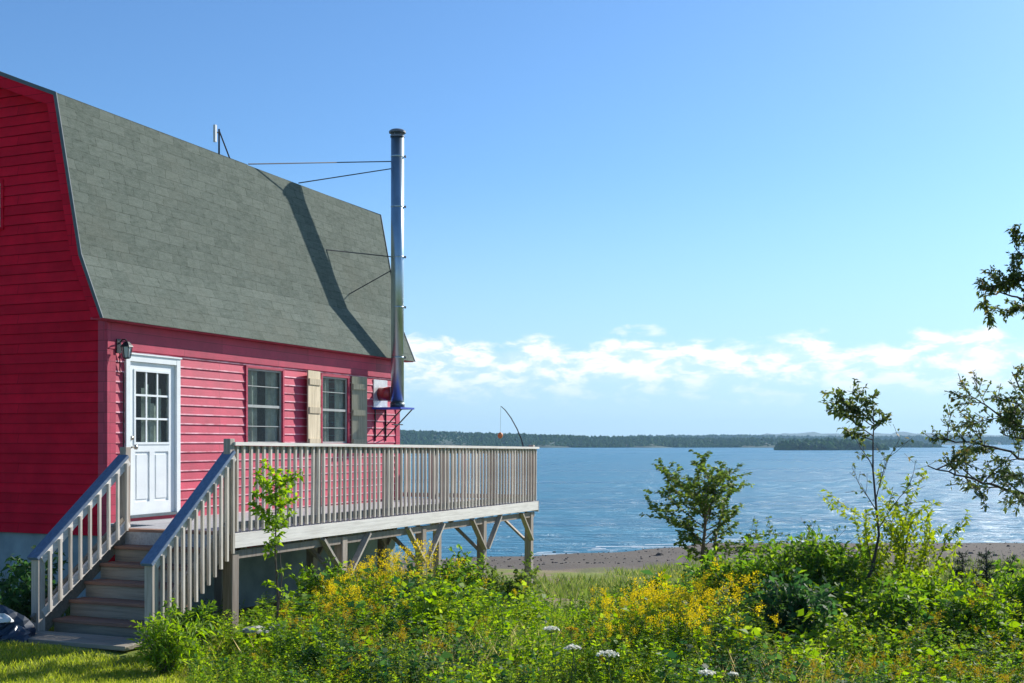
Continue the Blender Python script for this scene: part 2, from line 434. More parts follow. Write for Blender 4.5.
# ------------------------------------------------------------------ house
ROT = math.atan2(DY, DX)
HZ = EYE
house = empty('red_house', (CX, CY, gz(CX, CY).item()), (0, 0, ROT))
tag(house, 'red clapboard house with grey shingled gambrel roof and tall metal chimney', 'house')
ZB = HZ - house.location.z               # local z of eye level
HL, HW = 7.84, 7.4
def Z(z): return z + ZB
SID0 = Z(-1.2)
M['gable'] = siding_mat('red_gable_siding', (.62, .006, .028)); M['gable'].node_tree.nodes['Principled BSDF'].inputs['Specular IOR Level'].default_value = .08; M['gable'].node_tree.nodes['Principled BSDF'].inputs['Roughness'].default_value = .8
M['trim'] = siding_mat('red_trim', (.48, .032, .075))
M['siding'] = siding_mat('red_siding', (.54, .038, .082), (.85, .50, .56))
# local coords: x = along wall, y = -outward, z
def siding(mb, rect_cols, z0, z1, face, step=.13, origin=-1.2):
    """rect_cols: function z -> list of (a,b) intervals; face 'long' or 'gable'"""
    k0 = int(math.floor((z0-origin)/step)); z = origin+k0*step
    while z < z1-1e-4:
        a = max(z, z0); b = min(z+step, z1)
        if b-a > .004:
            fa = (a-z)/step
            pb = .016*(1-fa)+.001; pt = .016*(1-(b-z)/step)+.001
            for (l, r), (l2, r2) in rect_cols(a, b):
                if face == 'long':
                    P = lambda u, p, zz: (u, -p, Z(zz))
                else:
                    P = lambda u, p, zz: (-p, u, Z(zz))
                A, B, C2, D2 = P(l, pb, a), P(r, pb, a), P(r2, pt, b), P(l2, pt, b)
                if face == 'long': mb.quad(A, B, C2, D2); mb.quad(P(l, 0, a), P(r, 0, a), B, A)
                else: mb.quad(B, A, D2, C2); mb.quad(P(r, 0, a), P(l, 0, a), A, B)
        z += step
# openings on the long wall: (s0,s1,z0,z1)
DOOR = (.31, 1.39, -1.0, 1.12)
WIN1 = (2.93, 3.95, -.08, 1.14)
WIN2 = (5.05, 5.98, -.08, 1.13)
def long_cols(a, b):
    mid = (a+b)/2; xs = [.13]
    for o in (DOOR, WIN1, WIN2):
        if o[2]-.03 <= mid <= o[3]+.0:
            xs += [o[0], o[1]]
    xs.append(HL-.13)
    return [((xs[i], xs[i+1]), (xs[i], xs[i+1])) for i in range(0, len(xs), 2)]
mb = MB()
for za, zb in ((-1.2, -1.0), (-1.0, -.08), (-.08, 1.12), (1.12, 1.13), (1.13, 1.14), (1.14, 1.9)):
    siding(mb, long_cols, za, zb, 'long')
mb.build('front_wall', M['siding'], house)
# gambrel profile: (outward o, z)
KO, KZ = .341, 2.325
PROF = [(.2, 1.516), (-.141, 2.325), (-.543, 4.37), (-3.7, 5.62)]
def yl(z):     # wall half outline: inner y (>=0) at height z on the near side, roof underside
    z = z
    if z < 1.95: return 0.0
    if z < 2.325: return (.0+(z-1.95)/(2.325-1.95)*.141)
    if z < 4.30: return .141+(z-2.325)/(4.30-2.325)*(.53-.141)
    return .53+(z-4.30)/(5.53-4.30)*(3.7-.53)
GW = (1.70, 2.60, 2.78, 3.44)            # gable window: y0,y1,z0,z1
def gable_cols(a, b):
    l, r, l2, r2 = yl(a), HW-yl(a), yl(b), HW-yl(b)
    if a < 1.94: l = l2 = .12; r = r2 = HW-.12
    mid = (a+b)/2
    if GW[2] <= mid <= GW[3]: return [((l, GW[0]), (l2, GW[0])), ((GW[1], r), (GW[1], r2))]
    return [((l, r), (l2, r2))]
mb = MB()
for za, zb in ((-1.2, GW[2]), (GW[2], GW[3]), (GW[3], 5.50)):
    siding(mb, gable_cols, za, zb, 'gable', .13)
mb.build('gable_wall', M['gable'], house)
# plain inner shell: far gable, back wall, floor
mb = MB()
prof = [(0, -1.2), (0, 1.95), (.141, 2.325), (.53, 4.30), (3.7, 5.52), (HW-.53, 4.30), (HW-.141, 2.325), (HW, 1.95), (HW, -1.2)]
mb.poly([(HL, y, Z(z)) for y, z in prof])
mb.quad((0, HW, Z(-1.2)), (HL, HW, Z(-1.2)), (HL, HW, Z(1.95)), (0, HW, Z(1.95)))
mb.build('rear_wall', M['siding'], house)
mb = MB()   # floor and ceiling slabs, dark behind the windows
mb.box(.2, HL-.2, .2, HW-.2, Z(-1.15), Z(-1.05))
mb.quad((.01, 2.6, Z(-1.05)), (HL-.1, 2.6, Z(-1.05)), (HL-.1, 2.6, Z(1.9)), (.01, 2.6, Z(1.9)))
mb.build('interior_floor', M['dark'], house)
g0 = -1.5
mb = MB(); mb.box(.04, HL-.04, .04, HW-.04, Z(-4.2), Z(-1.17)); mb.build('foundation', M['foundation'], house)
# trims
mb = MB(); mb.box(-.024, .13, -.026, .0, Z(-1.2), Z(1.45)); mb.box(-.026, -.001, .0, .12, Z(-1.2), Z(1.90)); mb.build('corner_board', M['trim'], house)
mb = MB(); mb.box(HL-.13, HL+.024, -.026, .0, Z(-1.2), Z(1.45)); mb.box(HL+.001, HL+.026, .0, .12, Z(-1.2), Z(1.9)); mb.build('corner_board', M['trim'], house)
mb = MB(); mb.box(-.024, HL+.024, -.034, -.002, Z(1.17), Z(1.5)); mb.build('frieze_board', M['trim'], house)
mb = MB(); mb.box(-.29, HL+.29, -.175, .0, Z(1.505), Z(1.53)); mb.build('eave_soffit', M['trim'], house)
mb = MB(); mb.box(.0, HL+.03, -.03, .03, Z(-1.60), Z(-1.203)); mb.build('base_board', M['gable'], house)

# roof: coursed shingles on both sides
def roof_side(sgn, mb, uvs):
    y = lambda o: (-o if sgn > 0 else HW+o)
    arc = 0
    for i in range(3):
        (o0, z0), (o1, z1) = PROF[i], PROF[i+1]
        ln = math.hypot(o1-o0, z1-z0); n = max(1, round(ln/.14)); 
        no, nz = (z1-z0)/ln, -(o1-o0)/ln           # outward normal in (o,z)
        for k in range(n):
            a, b = k/n, (k+1)/n
            t = .0015
            pa = (o0+(o1-o0)*a+no*t, z0+(z1-z0)*a+nz*t); pb = (o0+(o1-o0)*b+no*.001, z0+(z1-z0)*b+nz*.001)
            pc = (o0+(o1-o0)*a+no*.001, z0+(z1-z0)*a+nz*.001)
            x0, x1 = -.3, HL+.3
            row = round(arc/.14)+k
            va, vb = row*.14+.002, row*.14+.138
            q = [(x0, y(pa[0]), Z(pa[1])), (x1, y(pa[0]), Z(pa[1])), (x1, y(pb[0]), Z(pb[1])), (x0, y(pb[0]), Z(pb[1]))]
            mb.quad(*q); uvs.append([(x0, va), (x1, va), (x1, vb), (x0, vb)])
            q = [(x0, y(pc[0]), Z(pc[1])), (x1, y(pc[0]), Z(pc[1])), (x1, y(pa[0]), Z(pa[1])), (x0, y(pa[0]), Z(pa[1]))]
            mb.quad(*q); uvs.append([(x0, va-.002), (x1, va-.002), (x1, va-.001), (x0, va-.001)])
        arc += n*.14
roof = MB(); uvs = []; roof_side(1, roof, uvs); roof_side(-1, roof, uvs)
# underside
OFF = .05
def offprof(d):
    pts = []
    P2 = PROF
    for i, (o, z) in enumerate(P2):
        ns = []
        for a, b in ((i-1, i), (i, i+1)):
            if 0 <= a and b < len(P2):
                (o0, z0), (o1, z1) = P2[a], P2[b]; ln = math.hypot(o1-o0, z1-z0); ns.append(((z1-z0)/ln, -(o1-o0)/ln))
        nx = sum(k[0] for k in ns)/len(ns); nz = sum(k[1] for k in ns)/len(ns); l2 = nx*nx+nz*nz
        if i == len(P2)-1: nx, nz, l2 = 0, 1, .93
        if i == 0: nx, nz, l2 = .95, .0, 1
        pts.append((o-nx/l2*d, z-nz/l2*d))
    return pts
for sgn in (1, -1):
    y = lambda o: (-o if sgn > 0 else HW+o)
    pr = offprof(.03)
    for i in range(3):
        (o0, z0), (o1, z1) = pr[i], pr[i+1]
        roof.quad((-.3, y(o0), Z(z0)), (-.3, y(o1), Z(z1)), (HL+.3, y(o1), Z(z1)), (HL+.3, y(o0), Z(z0))); uvs.append([(0, 0)]*4)
roof.uv = uvs
ro = roof.build('roof', M['shingle'], house)
def strip(name, d0, d1, x0, x1, mat):
    mb = MB(); A, B = offprof(d0), offprof(d1)
    for sgn in (1, -1):
        y = lambda o: (-o if sgn > 0 else HW+o)
        for i in range(3):
            qa = [(y(A[i][0]), Z(A[i][1])), (y(A[i+1][0]), Z(A[i+1][1])), (y(B[i+1][0]), Z(B[i+1][1])), (y(B[i][0]), Z(B[i][1]))]
            n = len(mb.v)
            mb.v += [(x0, *q) for q in qa]+[(x1, *q) for q in qa]
            for f in ((0, 1, 2, 3), (7, 6, 5, 4), (0, 4, 5, 1), (1, 5, 6, 2), (2, 6, 7, 3), (3, 7, 4, 0)): mb.f.append(tuple(n+j for j in f))
    return mb.build(name, mat, house)
for x0, x1 in ((-.312, -.298), (HL+.298, HL+.312)):
    strip('drip_edge', -.014, .035, x0, x1, M['drip'])
for x0, x1 in ((-.296, -.268), (HL+.268, HL+.296)):
    strip('rake_board', .036, .17, x0, x1, M['gable'])
strip('rake_soffit', .034, .05, -.266, -.002, M['gable'])
mb = MB(); mb.bar((-.3, HW/2, Z(5.615)), (HL+.3, HW/2, Z(5.615)), .2, .02); mb.build('ridge_cap', M['shingle'], ro)

# door
d = empty('door'); d.parent = house; d.location = (DOOR[0], 0, Z(DOOR[2]))
w, h = DOOR[1]-DOOR[0], DOOR[3]-DOOR[2]
mb = MB(); mb.box(0, .075, -.04, .03, 0, h); mb.box(w-.075, w, -.04, .03, 0, h); mb.box(.077, w-.077, -.038, .03, h-.085, h); mb.box(-.02, w+.02, -.055, -.001, h+.002, h+.022)
mb.build('frame', M['white'], d)
mb = MB(); mb.box(.077, w-.077, -.05, .05, 0, .035); mb.build('threshold', M['drip'], d)
# slab with opening and two raised panels
sx0, sx1, sz0, sz1 = .08, w-.08, .037, h-.088
gx0, gx1, gz0, gz1 = sx0+.13, sx1-.13, 1.02-.035, 1.93-.02
mb = MB(); Y0, Y1 = -.004, .036
mb.box(sx0, gx0, Y0, Y1, sz0, sz1); mb.box(gx1, sx1, Y0, Y1, sz0, sz1); mb.box(gx0, gx1, Y0, Y1, gz1, sz1)
mb.box(gx0, gx1, Y0, Y1, .86, gz0); mb.box(gx0, gx1, Y0, Y1, sz0, .20)
mid = (gx0+gx1)/2
mb.box(mid-.05, mid+.05, Y0, Y1, .20, .86)
for a, b in ((gx0, mid-.05), (mid+.05, gx1)):
    mb.box(a, b, .012, Y1, .20, .86)
    mb.box(a+.035, b-.035, .001, .011, .24, .82)
sl = mb.build('leaf', M['white'], d)
mb = MB()
for i in (1, 2):
    x = gx0+(gx1-gx0)*i/3; mb.box(x-.013, x+.013, -.002, .02, gz0, gz1)
    z = gz0+(gz1-gz0)*i/3; mb.box(gx0, gx1, -.0035, .0185, z-.013, z+.013)
mb.box(gx0-.03, gx0, -.014, -.005, gz0-.03, gz1+.03); mb.box(gx1, gx1+.03, -.014, -.005, gz0-.03, gz1+.03)
mb.box(gx0, gx1, -.014, -.005, gz1, gz1+.03); mb.box(gx0, gx1, -.014, -.005, gz0-.03, gz0)
mb.build('muntins', M['white'], d)
MB().box(gx0, gx1, .008, .013, gz0, gz1).build('pane', M['glass'], d)
mb = MB()
for i in range(14):
    a = gx0+(gx1-gx0)*i/14; b_ = gx0+(gx1-gx0)*(i+1)/14; hh = gz1-.28-.16*math.sin(i*.9)
    if 3 < i < 12: mb.quad((a, .05+.01*math.sin(i*1.9), gz0), (b_, .05+.01*math.sin(i*1.9+1.9), gz0), (b_, .05+.01*math.sin(i*1.9+1.9), hh), (a, .05+.01*math.sin(i*1.9), hh))
mb.build('pale_backing', M['pale_backing'], d)  # added pale sheet standing for reflections in the door glass
mb = MB(); mb.tube([(sx0+.06, -.005, .92), (sx0+.06, -.055, .92)], [.012, .012], 8); mb.tube([(sx0+.06, -.05, .92), (sx0+.06, -.062, .92), (sx0+.06, -.085, .92), (sx0+.06, -.095, .92)], [.02, .032, .032, .015], 12)
mb.build('knob', M['brass'], d, smooth=True); mb = MB(); mb.tube([(sx0+.06, -.005, 1.04), (sx0+.06, -.02, 1.04)], .028, 12); mb.build('deadbolt', M['brass'], d, smooth=True)

# windows
def window(rect, axis='long', trim=M['trim']):
    e = empty('window'); e.parent = house
    s0, s1, z0, z1 = rect; w, h = s1-s0, z1-z0
    if axis == 'long': e.location = (s0, 0, Z(z0))
    else: e.location = (0, s1, Z(z0)); e.rotation_euler = (0, 0, -PI/2)
    mb = MB(); t = .04
    mb.box(0, t, -.032, .09, 0, h); mb.box(w-t, w, -.032, .09, 0, h); mb.box(t, w-t, -.03, .09, h-t, h); mb.box(t, w-t, -.045, .09, 0, t)
    mb.build('casing', trim, e)
    mb = MB(); a = t+.001; s = .03
    mb.box(a, a+s, .0, .03, t, h-t); mb.box(w-a-s, w-a, .0, .03, t, h-t)
    mb.box(a+s, w-a-s, .002, .03, t, t+s); mb.box(a+s, w-a-s, .002, .03, h-t-s, h-t); mb.box(a+s, w-a-s, -.004, .03, h/2-.02, h/2+.02)
    for q in (.25, .75): mb.box(a+s, w-a-s, .004, .02, h*q-.006, h*q+.006)
    mb.build('sash', M['muntin'], e)
    MB().box(a+s, w-a-s, .022, .026, t+s, h-t-s).build('pane', M['glass'], e)
    # curtain behind
    mb = MB(); n = 28
    for i in range(n):
        u0, u1 = a+(w-2*a)*i/n, a+(w-2*a)*(i+1)/n
        f = lambda i: .055+.018*math.sin(i*1.7)+.008*math.sin(i*4.1)
        if axis == 'long' and .38 < (i+.5)/n < .62: continue
        mb.quad((u0, f(i), t), (u1, f(i+1), t), (u1, f(i+1), h-t), (u0, f(i), h-t))
    mb.build('pale_backing', M['pale_backing'], e)
    return e
window(WIN1); window(WIN2)
window(GW, 'gable', M['gable'])

# shutters of weathered boards
def shutter(hx, ang, w, z0, z1, mat, side, label):
    e = empty('shutter'); e.parent = house; e.location = (hx, -.045, Z(z0)); e.rotation_euler = (0, 0, ang); e['label'] = label
    h = z1-z0; mb = MB(); sg = side
    for i in range(3):
        a, b = sg*w*i/3+sg*.002, sg*w*(i+1)/3-sg*.002
        mb.box(min(a, b), max(a, b), -.012, .012, 0, h)
    mb.build('board', mat, e)
    for q in (.10, .50, .86):
        a, b = sg*.02, sg*(w-.02)
        MB().box(min(a, b), max(a, b), -.030, -.013, h*q-.05, h*q+.05).build('batten', mat, e)
shutter(4.98, math.radians(7), .47, -.14, 1.15, M['cream'], -1, 'pale cream wooden shutter')
shutter(6.02, math.radians(-16), .37, -.14, 1.13, M['shgrey'], 1, 'dark grey-green weathered shutter')

# wall lantern
e = empty('wall_lantern'); e.parent = house; e.location = (.17, -.026, Z(1.14))
mb = MB(); mb.box(-.04, .04, -.02, 0, -.02, .16); mb.tube([(0, -.02, .1), (0, -.07, .15), (0, -.12, .15), (0, -.14, .12)], .009, 6)
mb.lathe([(.0, .13), (.03, .12), (.075, .07), (.08, .055), (0, .055)], (0, -.14, 0), 6); mb.lathe([(.0, -.1), (.035, -.095), (.045, -.085), (.0, -.08)], (0, -.14, 0), 6)
for j in range(6):
    a = PI/3*j; mb.bar((.068*math.cos(a), -.14+.068*math.sin(a), .055), (.045*math.cos(a), -.14+.045*math.sin(a), -.085), .008, .008)
mb.build('bracket', M['black'], e)
MB().lathe([(.062, .054), (.04, -.08)], (0, -.14, 0), 6).build('lamp_glass', plain('frosted_glass', (.55, .6, .6), .2), e)
MB().tube([(.03, -.004, -.02), (.03, -.004, -.25), (.10, -.004, -.27), (.10, -.004, -2.1)], .008, 5).build('door_shadow_line', M['black'], house).location = e.location  # thin black tube drawn for the shadow line beside the door frame

# chimney pipe
ch = empty('chimney'); ch.parent = house; ch.location = (7.11, -.37, Z(0))
R = .118; top = 5.53
mb = MB(); mb.lathe([(R-.02, .62), (R, .62), (R, top), (R-.02, top)], sides=28); mb.build('flue_pipe', M['steel'], ch, True)
zz = .62+.9
while zz < top-.2:
    MB().lathe([(R+.0005, -.014), (R+.003, -.012), (R+.003, .012), (R+.0005, .014)], (0, 0, zz), 28).build('pipe_band', M['steel'], ch, True)
    MB().box(.03, .06, -R-.03, -R-.005, zz-.02, zz+.02).build('band_clip', M['black'], ch)
    zz += .915
mb = MB(); mb.lathe([(0, top-.02), (R-.03, top-.02), (R-.03, top+.03), (R+.012, top+.03), (R+.012, top+.0)], sides=24)
for j in range(6):
    a = PI/3*j; mb.bar((R*.9*math.cos(a), R*.9*math.sin(a), top), (R*.9*math.cos(a), R*.9*math.sin(a), top+.1), .015, .01)
mb.lathe([(R+.035, top+.08), (R+.035, top+.11), (R, top+.135), (0, top+.15)], sides=24); mb.lathe([(0, top+.08), (R+.035, top+.08)], sides=24)
mb.build('rain_cap', plain('weathered_cap', (.16, .17, .19), .5, .6), ch)
mb = MB(); mb.tube([(-.02, .343, .86), (-.02, .13, .86)], .125, 20); mb.build('flue_elbow', plain('red_wall_reflection', (.42, .03, .03), .3), ch, True); mb = MB(); mb.lathe([(.121, .612), (.132, .612), (.132, .70), (.121, .70)], sides=24); mb.build('flue_tee', plain('dull_flue_collar', (.10, .13, .13), .5, .6), ch, True)  # elbow coloured red for the wall mirrored in its chrome
MB().box(-.26, .26, .345, .36, .60, 1.12).build('wall_thimble', plain('thimble_plate', (.62, .62, .62), .4, .4), ch)
mb = MB(); mb.box(-.33, .21, -.24, .34, .575, .608); mb.build('support_plate', M['blue'], ch)
mb = MB()
for x in (-.2, .2): mb.bar((x, -.2, .58), (x, .355, .05), .035, .012); mb.bar((x, .352, .0), (x, .352, .6), .035, .01)
mb.bar((-.2, .0, .3), (.2, .0, .3), .02, .02); mb.build('support_bracket', M['black'], ch)
# guy rods back to the roof break
wz = (441-158)*20.96/F
for x2, y2, z2, za in ((-3.28, .93, 4.40, 5.10), (-1.83, .93, 4.40, 4.97), (-1.30, .707, 3.33, 3.36), (-.78, .58, 2.60, 3.12)):
    MB().tube([(-.02, .1, za), (x2, y2, z2)], .010, 5).build('guy_wire', M['pole'], ch)
# antenna on the roof
an = empty('antenna'); an.parent = house; an.location = (3.12, .60, Z(4.38))
MB().tube([(0, 0, 0), (0, 0, .40)], .016, 6).build('mast', M['pole'], an)
MB().tube([(0, 0, .38), (.36, .06, .03)], .012, 6).build('stay', M['pole'], an)
MB().box(-.12, -.08, -.02, .02, .18, .44).build('panel', M['palep'], an)
MB().tube([(-.08, 0, .34), (0, 0, .34)], .01, 5).build('panel_clamp', M['pole'], an)

# ------------------------------------------------------------------ deck
deck = empty('wooden_deck', (*house_xy(-.77, 2.46), HZ-1.03), (0, .0105, ROT))
tag(deck, 'weathered grey raised deck with slatted railing along the red house', 'deck')
DLn = 9.53
# local: x along, y inward (towards the house), z=0 at floor
mb = MB(); bw = .14
yy = .0
while yy < 2.44:
    y1 = min(yy+bw-.006, 2.44)
    mb.box((0.02 if yy < 1.62 else .74), DLn-.02, max(yy, .03), y1, -.028, 0); yy += bw
yy = 2.44
while yy < 6.2:
    mb.box(.70+HL+.04, DLn-.02, yy, yy+bw-.006, -.028, 0); yy += bw
mb.build('floor', M['woodx'], deck)
mb = MB(); mb.box(0, DLn, -.028, .012, -.168, -.006); mb.build('fascia', M['pale'], deck)
mb = MB(); mb.box(DLn, DLn+.035, -.03, 6.2, -.20, .004); mb.build('end_fascia', M['woodx'], deck); MB().box(-.0, .03, .014, 1.62, -.20, -.03).build('end_fascia', M['woodx'], deck)
for k in range(24):
    x = .4*k+.25
    if x < DLn-.1: MB().box(x, x+.04, .02, (1.6 if x < .7 else 2.42), -.19, -.03).build('joist', M['post'], deck)
def gzl(o, x, y):
    p = Matrix.Rotation(ROT, 4, 'Z') @ Vector((x, y, 0))
    return float(gz(deck.location.x+p.x, deck.location.y+p.y))-deck.location.z
posts = [.09, 2.5, 4.85, 7.15, 9.36]
for x in posts:
    for y in (.09, 2.0):
        if x < .5 and y > 1: continue
        mb = MB(); mb.box(x-.065, x+.065, y-.065, y+.065, gzl(0, x, y)-.3+.0105*x, -.205); mb.build('support_post', M['post'], deck, bevel=.006)
        for sg in (-1, 1):
            if x < .5 or (x > 9 and sg > 0): continue
            MB().bar((x+sg*.06, y-.08 if y < 1 else y-.06, -.72), (x+sg*.6, y-.08 if y < 1 else y-.06, -.20), .035, .085, (0, 1, 0)).build('brace', M['wood'] if y < 1 else M['post'], deck)
    if x > .5: MB().bar((x, .14, -.75), (x, .75, -.22), .035, .085, (1, 0, 0)).build('brace', M['post'], deck)
for y in (.06, 2.0):
    MB().box(.1, DLn-.02, y-.02, y+.02, -.30, -.205).build('beam', M['post'], deck)
# railing
def rail_run(p0, p1, n, h=1.0, inward=(0, 1), end_posts=True, nposts=5):
    p0 = Vector((*p0, 0)); p1 = Vector((*p1, 0)); inn = Vector((*inward, 0)); d = (p1-p0)
    up = Vector((0, 0, 1))
    MB().bar(p0+up*h+inn*.03-d.normalized()*.02, p1+up*h+inn*.03+d.normalized()*.02, .14, .038).build('cap_rail', M['pale'], deck)
    MB().bar(p0+up*(h-.065)+inn*.045, p1+up*(h-.065)+inn*.045, .036, .085).build('top_rail', M['woodx'], deck)
    MB().bar(p0+up*.075+inn*.045, p1+up*.075+inn*.045, .036, .085).build('bottom_rail', M['woodx'], deck)
    me = None
    for k in range(n):
        p = p0+d*((k+.5)/n)
        if me is None:
            o = MB().box(-.0155, .0155, -.019, .014, .012, h-.022).build('baluster', M['pale_z'], deck); me = o
        else:
            o = me.copy(); COL.objects.link(o); o.parent = deck
        o.location = p+inn*.006+Vector((random.Random(k).uniform(-.004, .004), 0, 0)); o.rotation_euler = (random.Random(k+7).uniform(-.004, .004), random.Random(k+3).uniform(-.006, .006), 0)
    for k in range(nposts+1):
        p = p0+d*(k/nposts)+inn*.10
        if k == 0: p = p0 + inn*.035-d.normalized()*.035
        MB().box(p.x-.045, p.x+.045, p.y-.045, p.y+.045, -.02, h+(.055 if k == 0 else -.02)).build('rail_post', M['wood'], deck, bevel=.004)
random.seed(1)
rail_run((0.0, 0), (DLn, 0), 72)
rail_run((DLn-.02, .12), (DLn-.02, 6.1), 24, inward=(-1, 0), nposts=3)
# left landing post
MB().box(.0, .09, 1.51, 1.60, -1.0, .96).build('rail_post', M['post'], deck, bevel=.004)

# ------------------------------------------------------------------ stairs
st = empty('wooden_steps', (*house_xy(-2.03, 1.62), gz(*house_xy(-2.03, 1.62)).item()), (0, 0, ROT))
tag(st, 'weathered wooden steps with slatted handrails climbing to the white door', 'steps')
zt = HZ-1.03-st.location.z; x_top = 1.30      # local x toward the house; y +-.
NR = 6; rise = zt/NR; run = .235
y0, y1 = -.80, .69
for k in range(NR-1):
    xk = x_top-run*(k+1); z = zt-rise*(k+1)
    mb = MB(); mb.box(xk-.025, xk+run-.001, y0+.04, y1-.04, z-.036, z); mb.build('tread', M['tread'], st, bevel=.004)
for k in range(NR):
    xk = x_top-run*k; z = zt-rise*k
    MB().box(xk-.0, xk+.02, y0+.042, y1-.042, z-rise+.001, z-.037).build('riser', M['riser'], st)
MB().box(x_top-.03, x_top+.12, y0+.04, y1-.0, zt-.034, zt+.002).build('tread', M['tread'], st)
x_bot = x_top-run*NR+.05
sl_ = rise/run
for y in (y0, y1):
    mb = MB()
    a = (x_bot+.05, y, -.02+.1); b = (x_top, y, zt-.10)
    mb.bar((x_bot-.02, y, .12), (x_top-.01, y, .12+(x_top-x_bot)*sl_*.95), .04, .27); mb.build('stringer', M['riser'], st)
def zline(x, off): return zt-1.05+ (off) + (x-x_top)*sl_ + 1.05
for y in (y0, y1):
    xa, xb = x_bot+.0, x_top-.02
    ha = .78 if True else .8
    za, zb = .87, zt+(.90 if y < 0 else .84)
    sl2 = (zb-za)/(xb-xa)
    yo = -.0
    MB().box(xa-.05, xa+.05, y-.05, y+.05, -.25, za+.0).build('newel_post', M['wood'], st, bevel=.004)
    MB().bar((xa-.08, y, za-.08*sl2+.03), (xb-.02, y, zb-.02*sl2+.03), .145, .04).build('hand_rail', M['handrail'], st, bevel=.004)
    ys = y - .035 if y < 0 else y-.045
    MB().bar((xa, ys, za-.045), (xb, ys, zb-.045), .035, .09).build('top_rail', M['pale'], st)
    if y > 0: MB().bar((xa+.02, ys, za-.62), (xb, ys, zb-.62-.15), .035, .09).build('bottom_rail', M['pale'], st)
    n = 12 if y < 0 else 9
    for k in range(n):
        x = xa+.085+(xb-xa-.15)*k/(n-1); zt_ = za+(x-xa)*sl2
        zb_ = (za-.66)+(x-xa)*((zb-.77-(za-.62))/(xb-xa))
        if y < 0: zb_ = max(zb_-.27, .03)
        MB().box(x-.0145, x+.0145, ys-.050, ys-.019, zb_, zt_-.02).build('baluster', M['pale_z'], st)
ss = empty('plank_walk', (*house_xy(-2.35, 1.6), float(gz(*house_xy(-2.35, 1.6)))), (0, 0, ROT)); tag(ss, 'old grey planks laid on the grass at the foot of the steps', 'planks')
for k in range(3): MB().box(-.18+.15*k, -.04+.15*k, -.86+.03*k, .84+.04*k, .0, .045).build('plank', M['riser'], ss, bevel=.005)

# ------------------------------------------------------------------ small things
def blob(name, mat, rx, ry, rz, seed, parent=None, loc=(0, 0, 0), crumple=.35):
    rng = random.Random(seed); mb = MB(); n, m_ = 18, 10; ph = [rng.uniform(0, 6) for _ in range(6)]
    for i in range(m_+1):
        t = PI*.5*i/m_
        for j in range(n):
            a = 2*PI*j/n; k = 1+crumple*(.4*math.sin(3*a+ph[0]+2*t)+.3*math.sin(5*a+ph[1]-3*t)+.3*rng.uniform(-1, 1)*.6)
            mb.v.append((loc[0]+rx*math.cos(a)*math.cos(t)*k, loc[1]+ry*math.sin(a)*math.cos(t)*k, loc[2]+rz*math.sin(t)*(1+.25*math.sin(a*2+ph[2]))))
    for i in range(m_):
        for j in range(n): a = i*n+j; b = i*n+(j+1) % n; mb.f.append((a, b, b+n, a+n))
    return mb.build(name, mat, parent)
bx_, by_ = -5.32, 11.9
e = empty('tarp_heap', (bx_, by_, gz(bx_, by_).item())); tag(e, 'crumpled dark blue tarp heap on the grass by the foundation', 'tarp')
blob('cover', M['tarp'], .34, .28, .30, 3, e); blob('cover_fold', M['tarp'], .22, .2, .16, 6, e, (.2, -.1, 0))
o = blob('highlight', M['palep'], .10, .07, .07, 8, None, (0, 0, 0)); o.location = (bx_+.12, by_-.17, float(gz(bx_, by_))+.22); tag(o, 'pale lump standing for the bright highlight on the blue tarp heap', 'highlight')  # pale lump added as the bright highlight on the tarp
for k, (x, y, lab) in enumerate(((-2.62, 11.75, 'larger flat pale stone lying in the weeds below the deck'), (-2.42, 11.95, 'smaller flat pale stone beside the larger one in the weeds'))):
    o = blob('flat_stone', M['stone'], .17-.05*k, .12, .05, 20+k, None); o.location = (x, y, float(gz(x, y))+.20); tag(o, lab, 'stone', 'pale stones in the weeds')
# bent pole on the deck railing with an ornament
p = house_xy(-.77+9.05, 2.40)
zr = HZ-1.03-.0105*9.05+1.0
e = tag(empty('bent_pole', (p[0], p[1], zr)), 'thin dark curved rod rising from the far end of the deck railing', 'rod')
pts = [(0, 0, -.6), (-.02, 0, 0), (-.06, .0, .16), (-.14, 0, .35), (-.25, 0, .55), (-.36, 0, .70), (-.44, 0, .77)]
MB().tube(pts, [.013, .013, .012, .011, .010, .009, .006], 6).build('rod', M['pole'], e)
MB().tube([(-.44, 0, .77), (-.45, 0, .30)], .002, 4).build('line', M['pole'], e)
o = MB(); o.lathe([(0, -.07), (.03, -.06), (.05, -.02), (.045, .02), (.02, .04), (0, .05)], sides=12); o = o.build('hanging_float', M['orange'], None, True); o.location = (p[0]-.45, p[1], zr+.24); tag(o, 'small orange float hanging from the curved rod', 'float')

# ------------------------------------------------------------------ vegetation materials
M['l_green'] = leaf_mat('leaf_mid_green', [(0, (.03, .085, .016)), (.4, (.09, .19, .024)), (.75, (.18, .29, .03)), (1, (.30, .38, .06))], .5)
M['l_dark'] = leaf_mat('leaf_dark_green', [(0, (.014, .05, .018)), (.5, (.035, .105, .03)), (1, (.09, .18, .04))], .42)
M['l_yel'] = leaf_mat('leaf_yellow_green', [(0, (.09, .15, .015)), (.45, (.20, .28, .022)), (.8, (.32, .38, .035)), (1, (.42, .42, .06))], .5)
M['l_fresh'] = leaf_mat('leaf_fresh_green', [(0, (.08, .16, .014)), (.5, (.18, .31, .025)), (1, (.32, .42, .06))], .5)
M['l_alder'] = leaf_mat('leaf_alder', [(0, (.035, .08, .018)), (.5, (.10, .165, .028)), (1, (.20, .25, .05))], .45)
M['l_right'] = leaf_mat('leaf_backlit', [(0, (.03, .055, .018)), (.5, (.07, .11, .03)), (.8, (.15, .19, .045)), (1, (.30, .17, .08))], .38)
M['needle'] = leaf_mat('spruce_needles', [(0, (.010, .030, .016)), (.6, (.025, .06, .026)), (1, (.06, .10, .04))], .1)
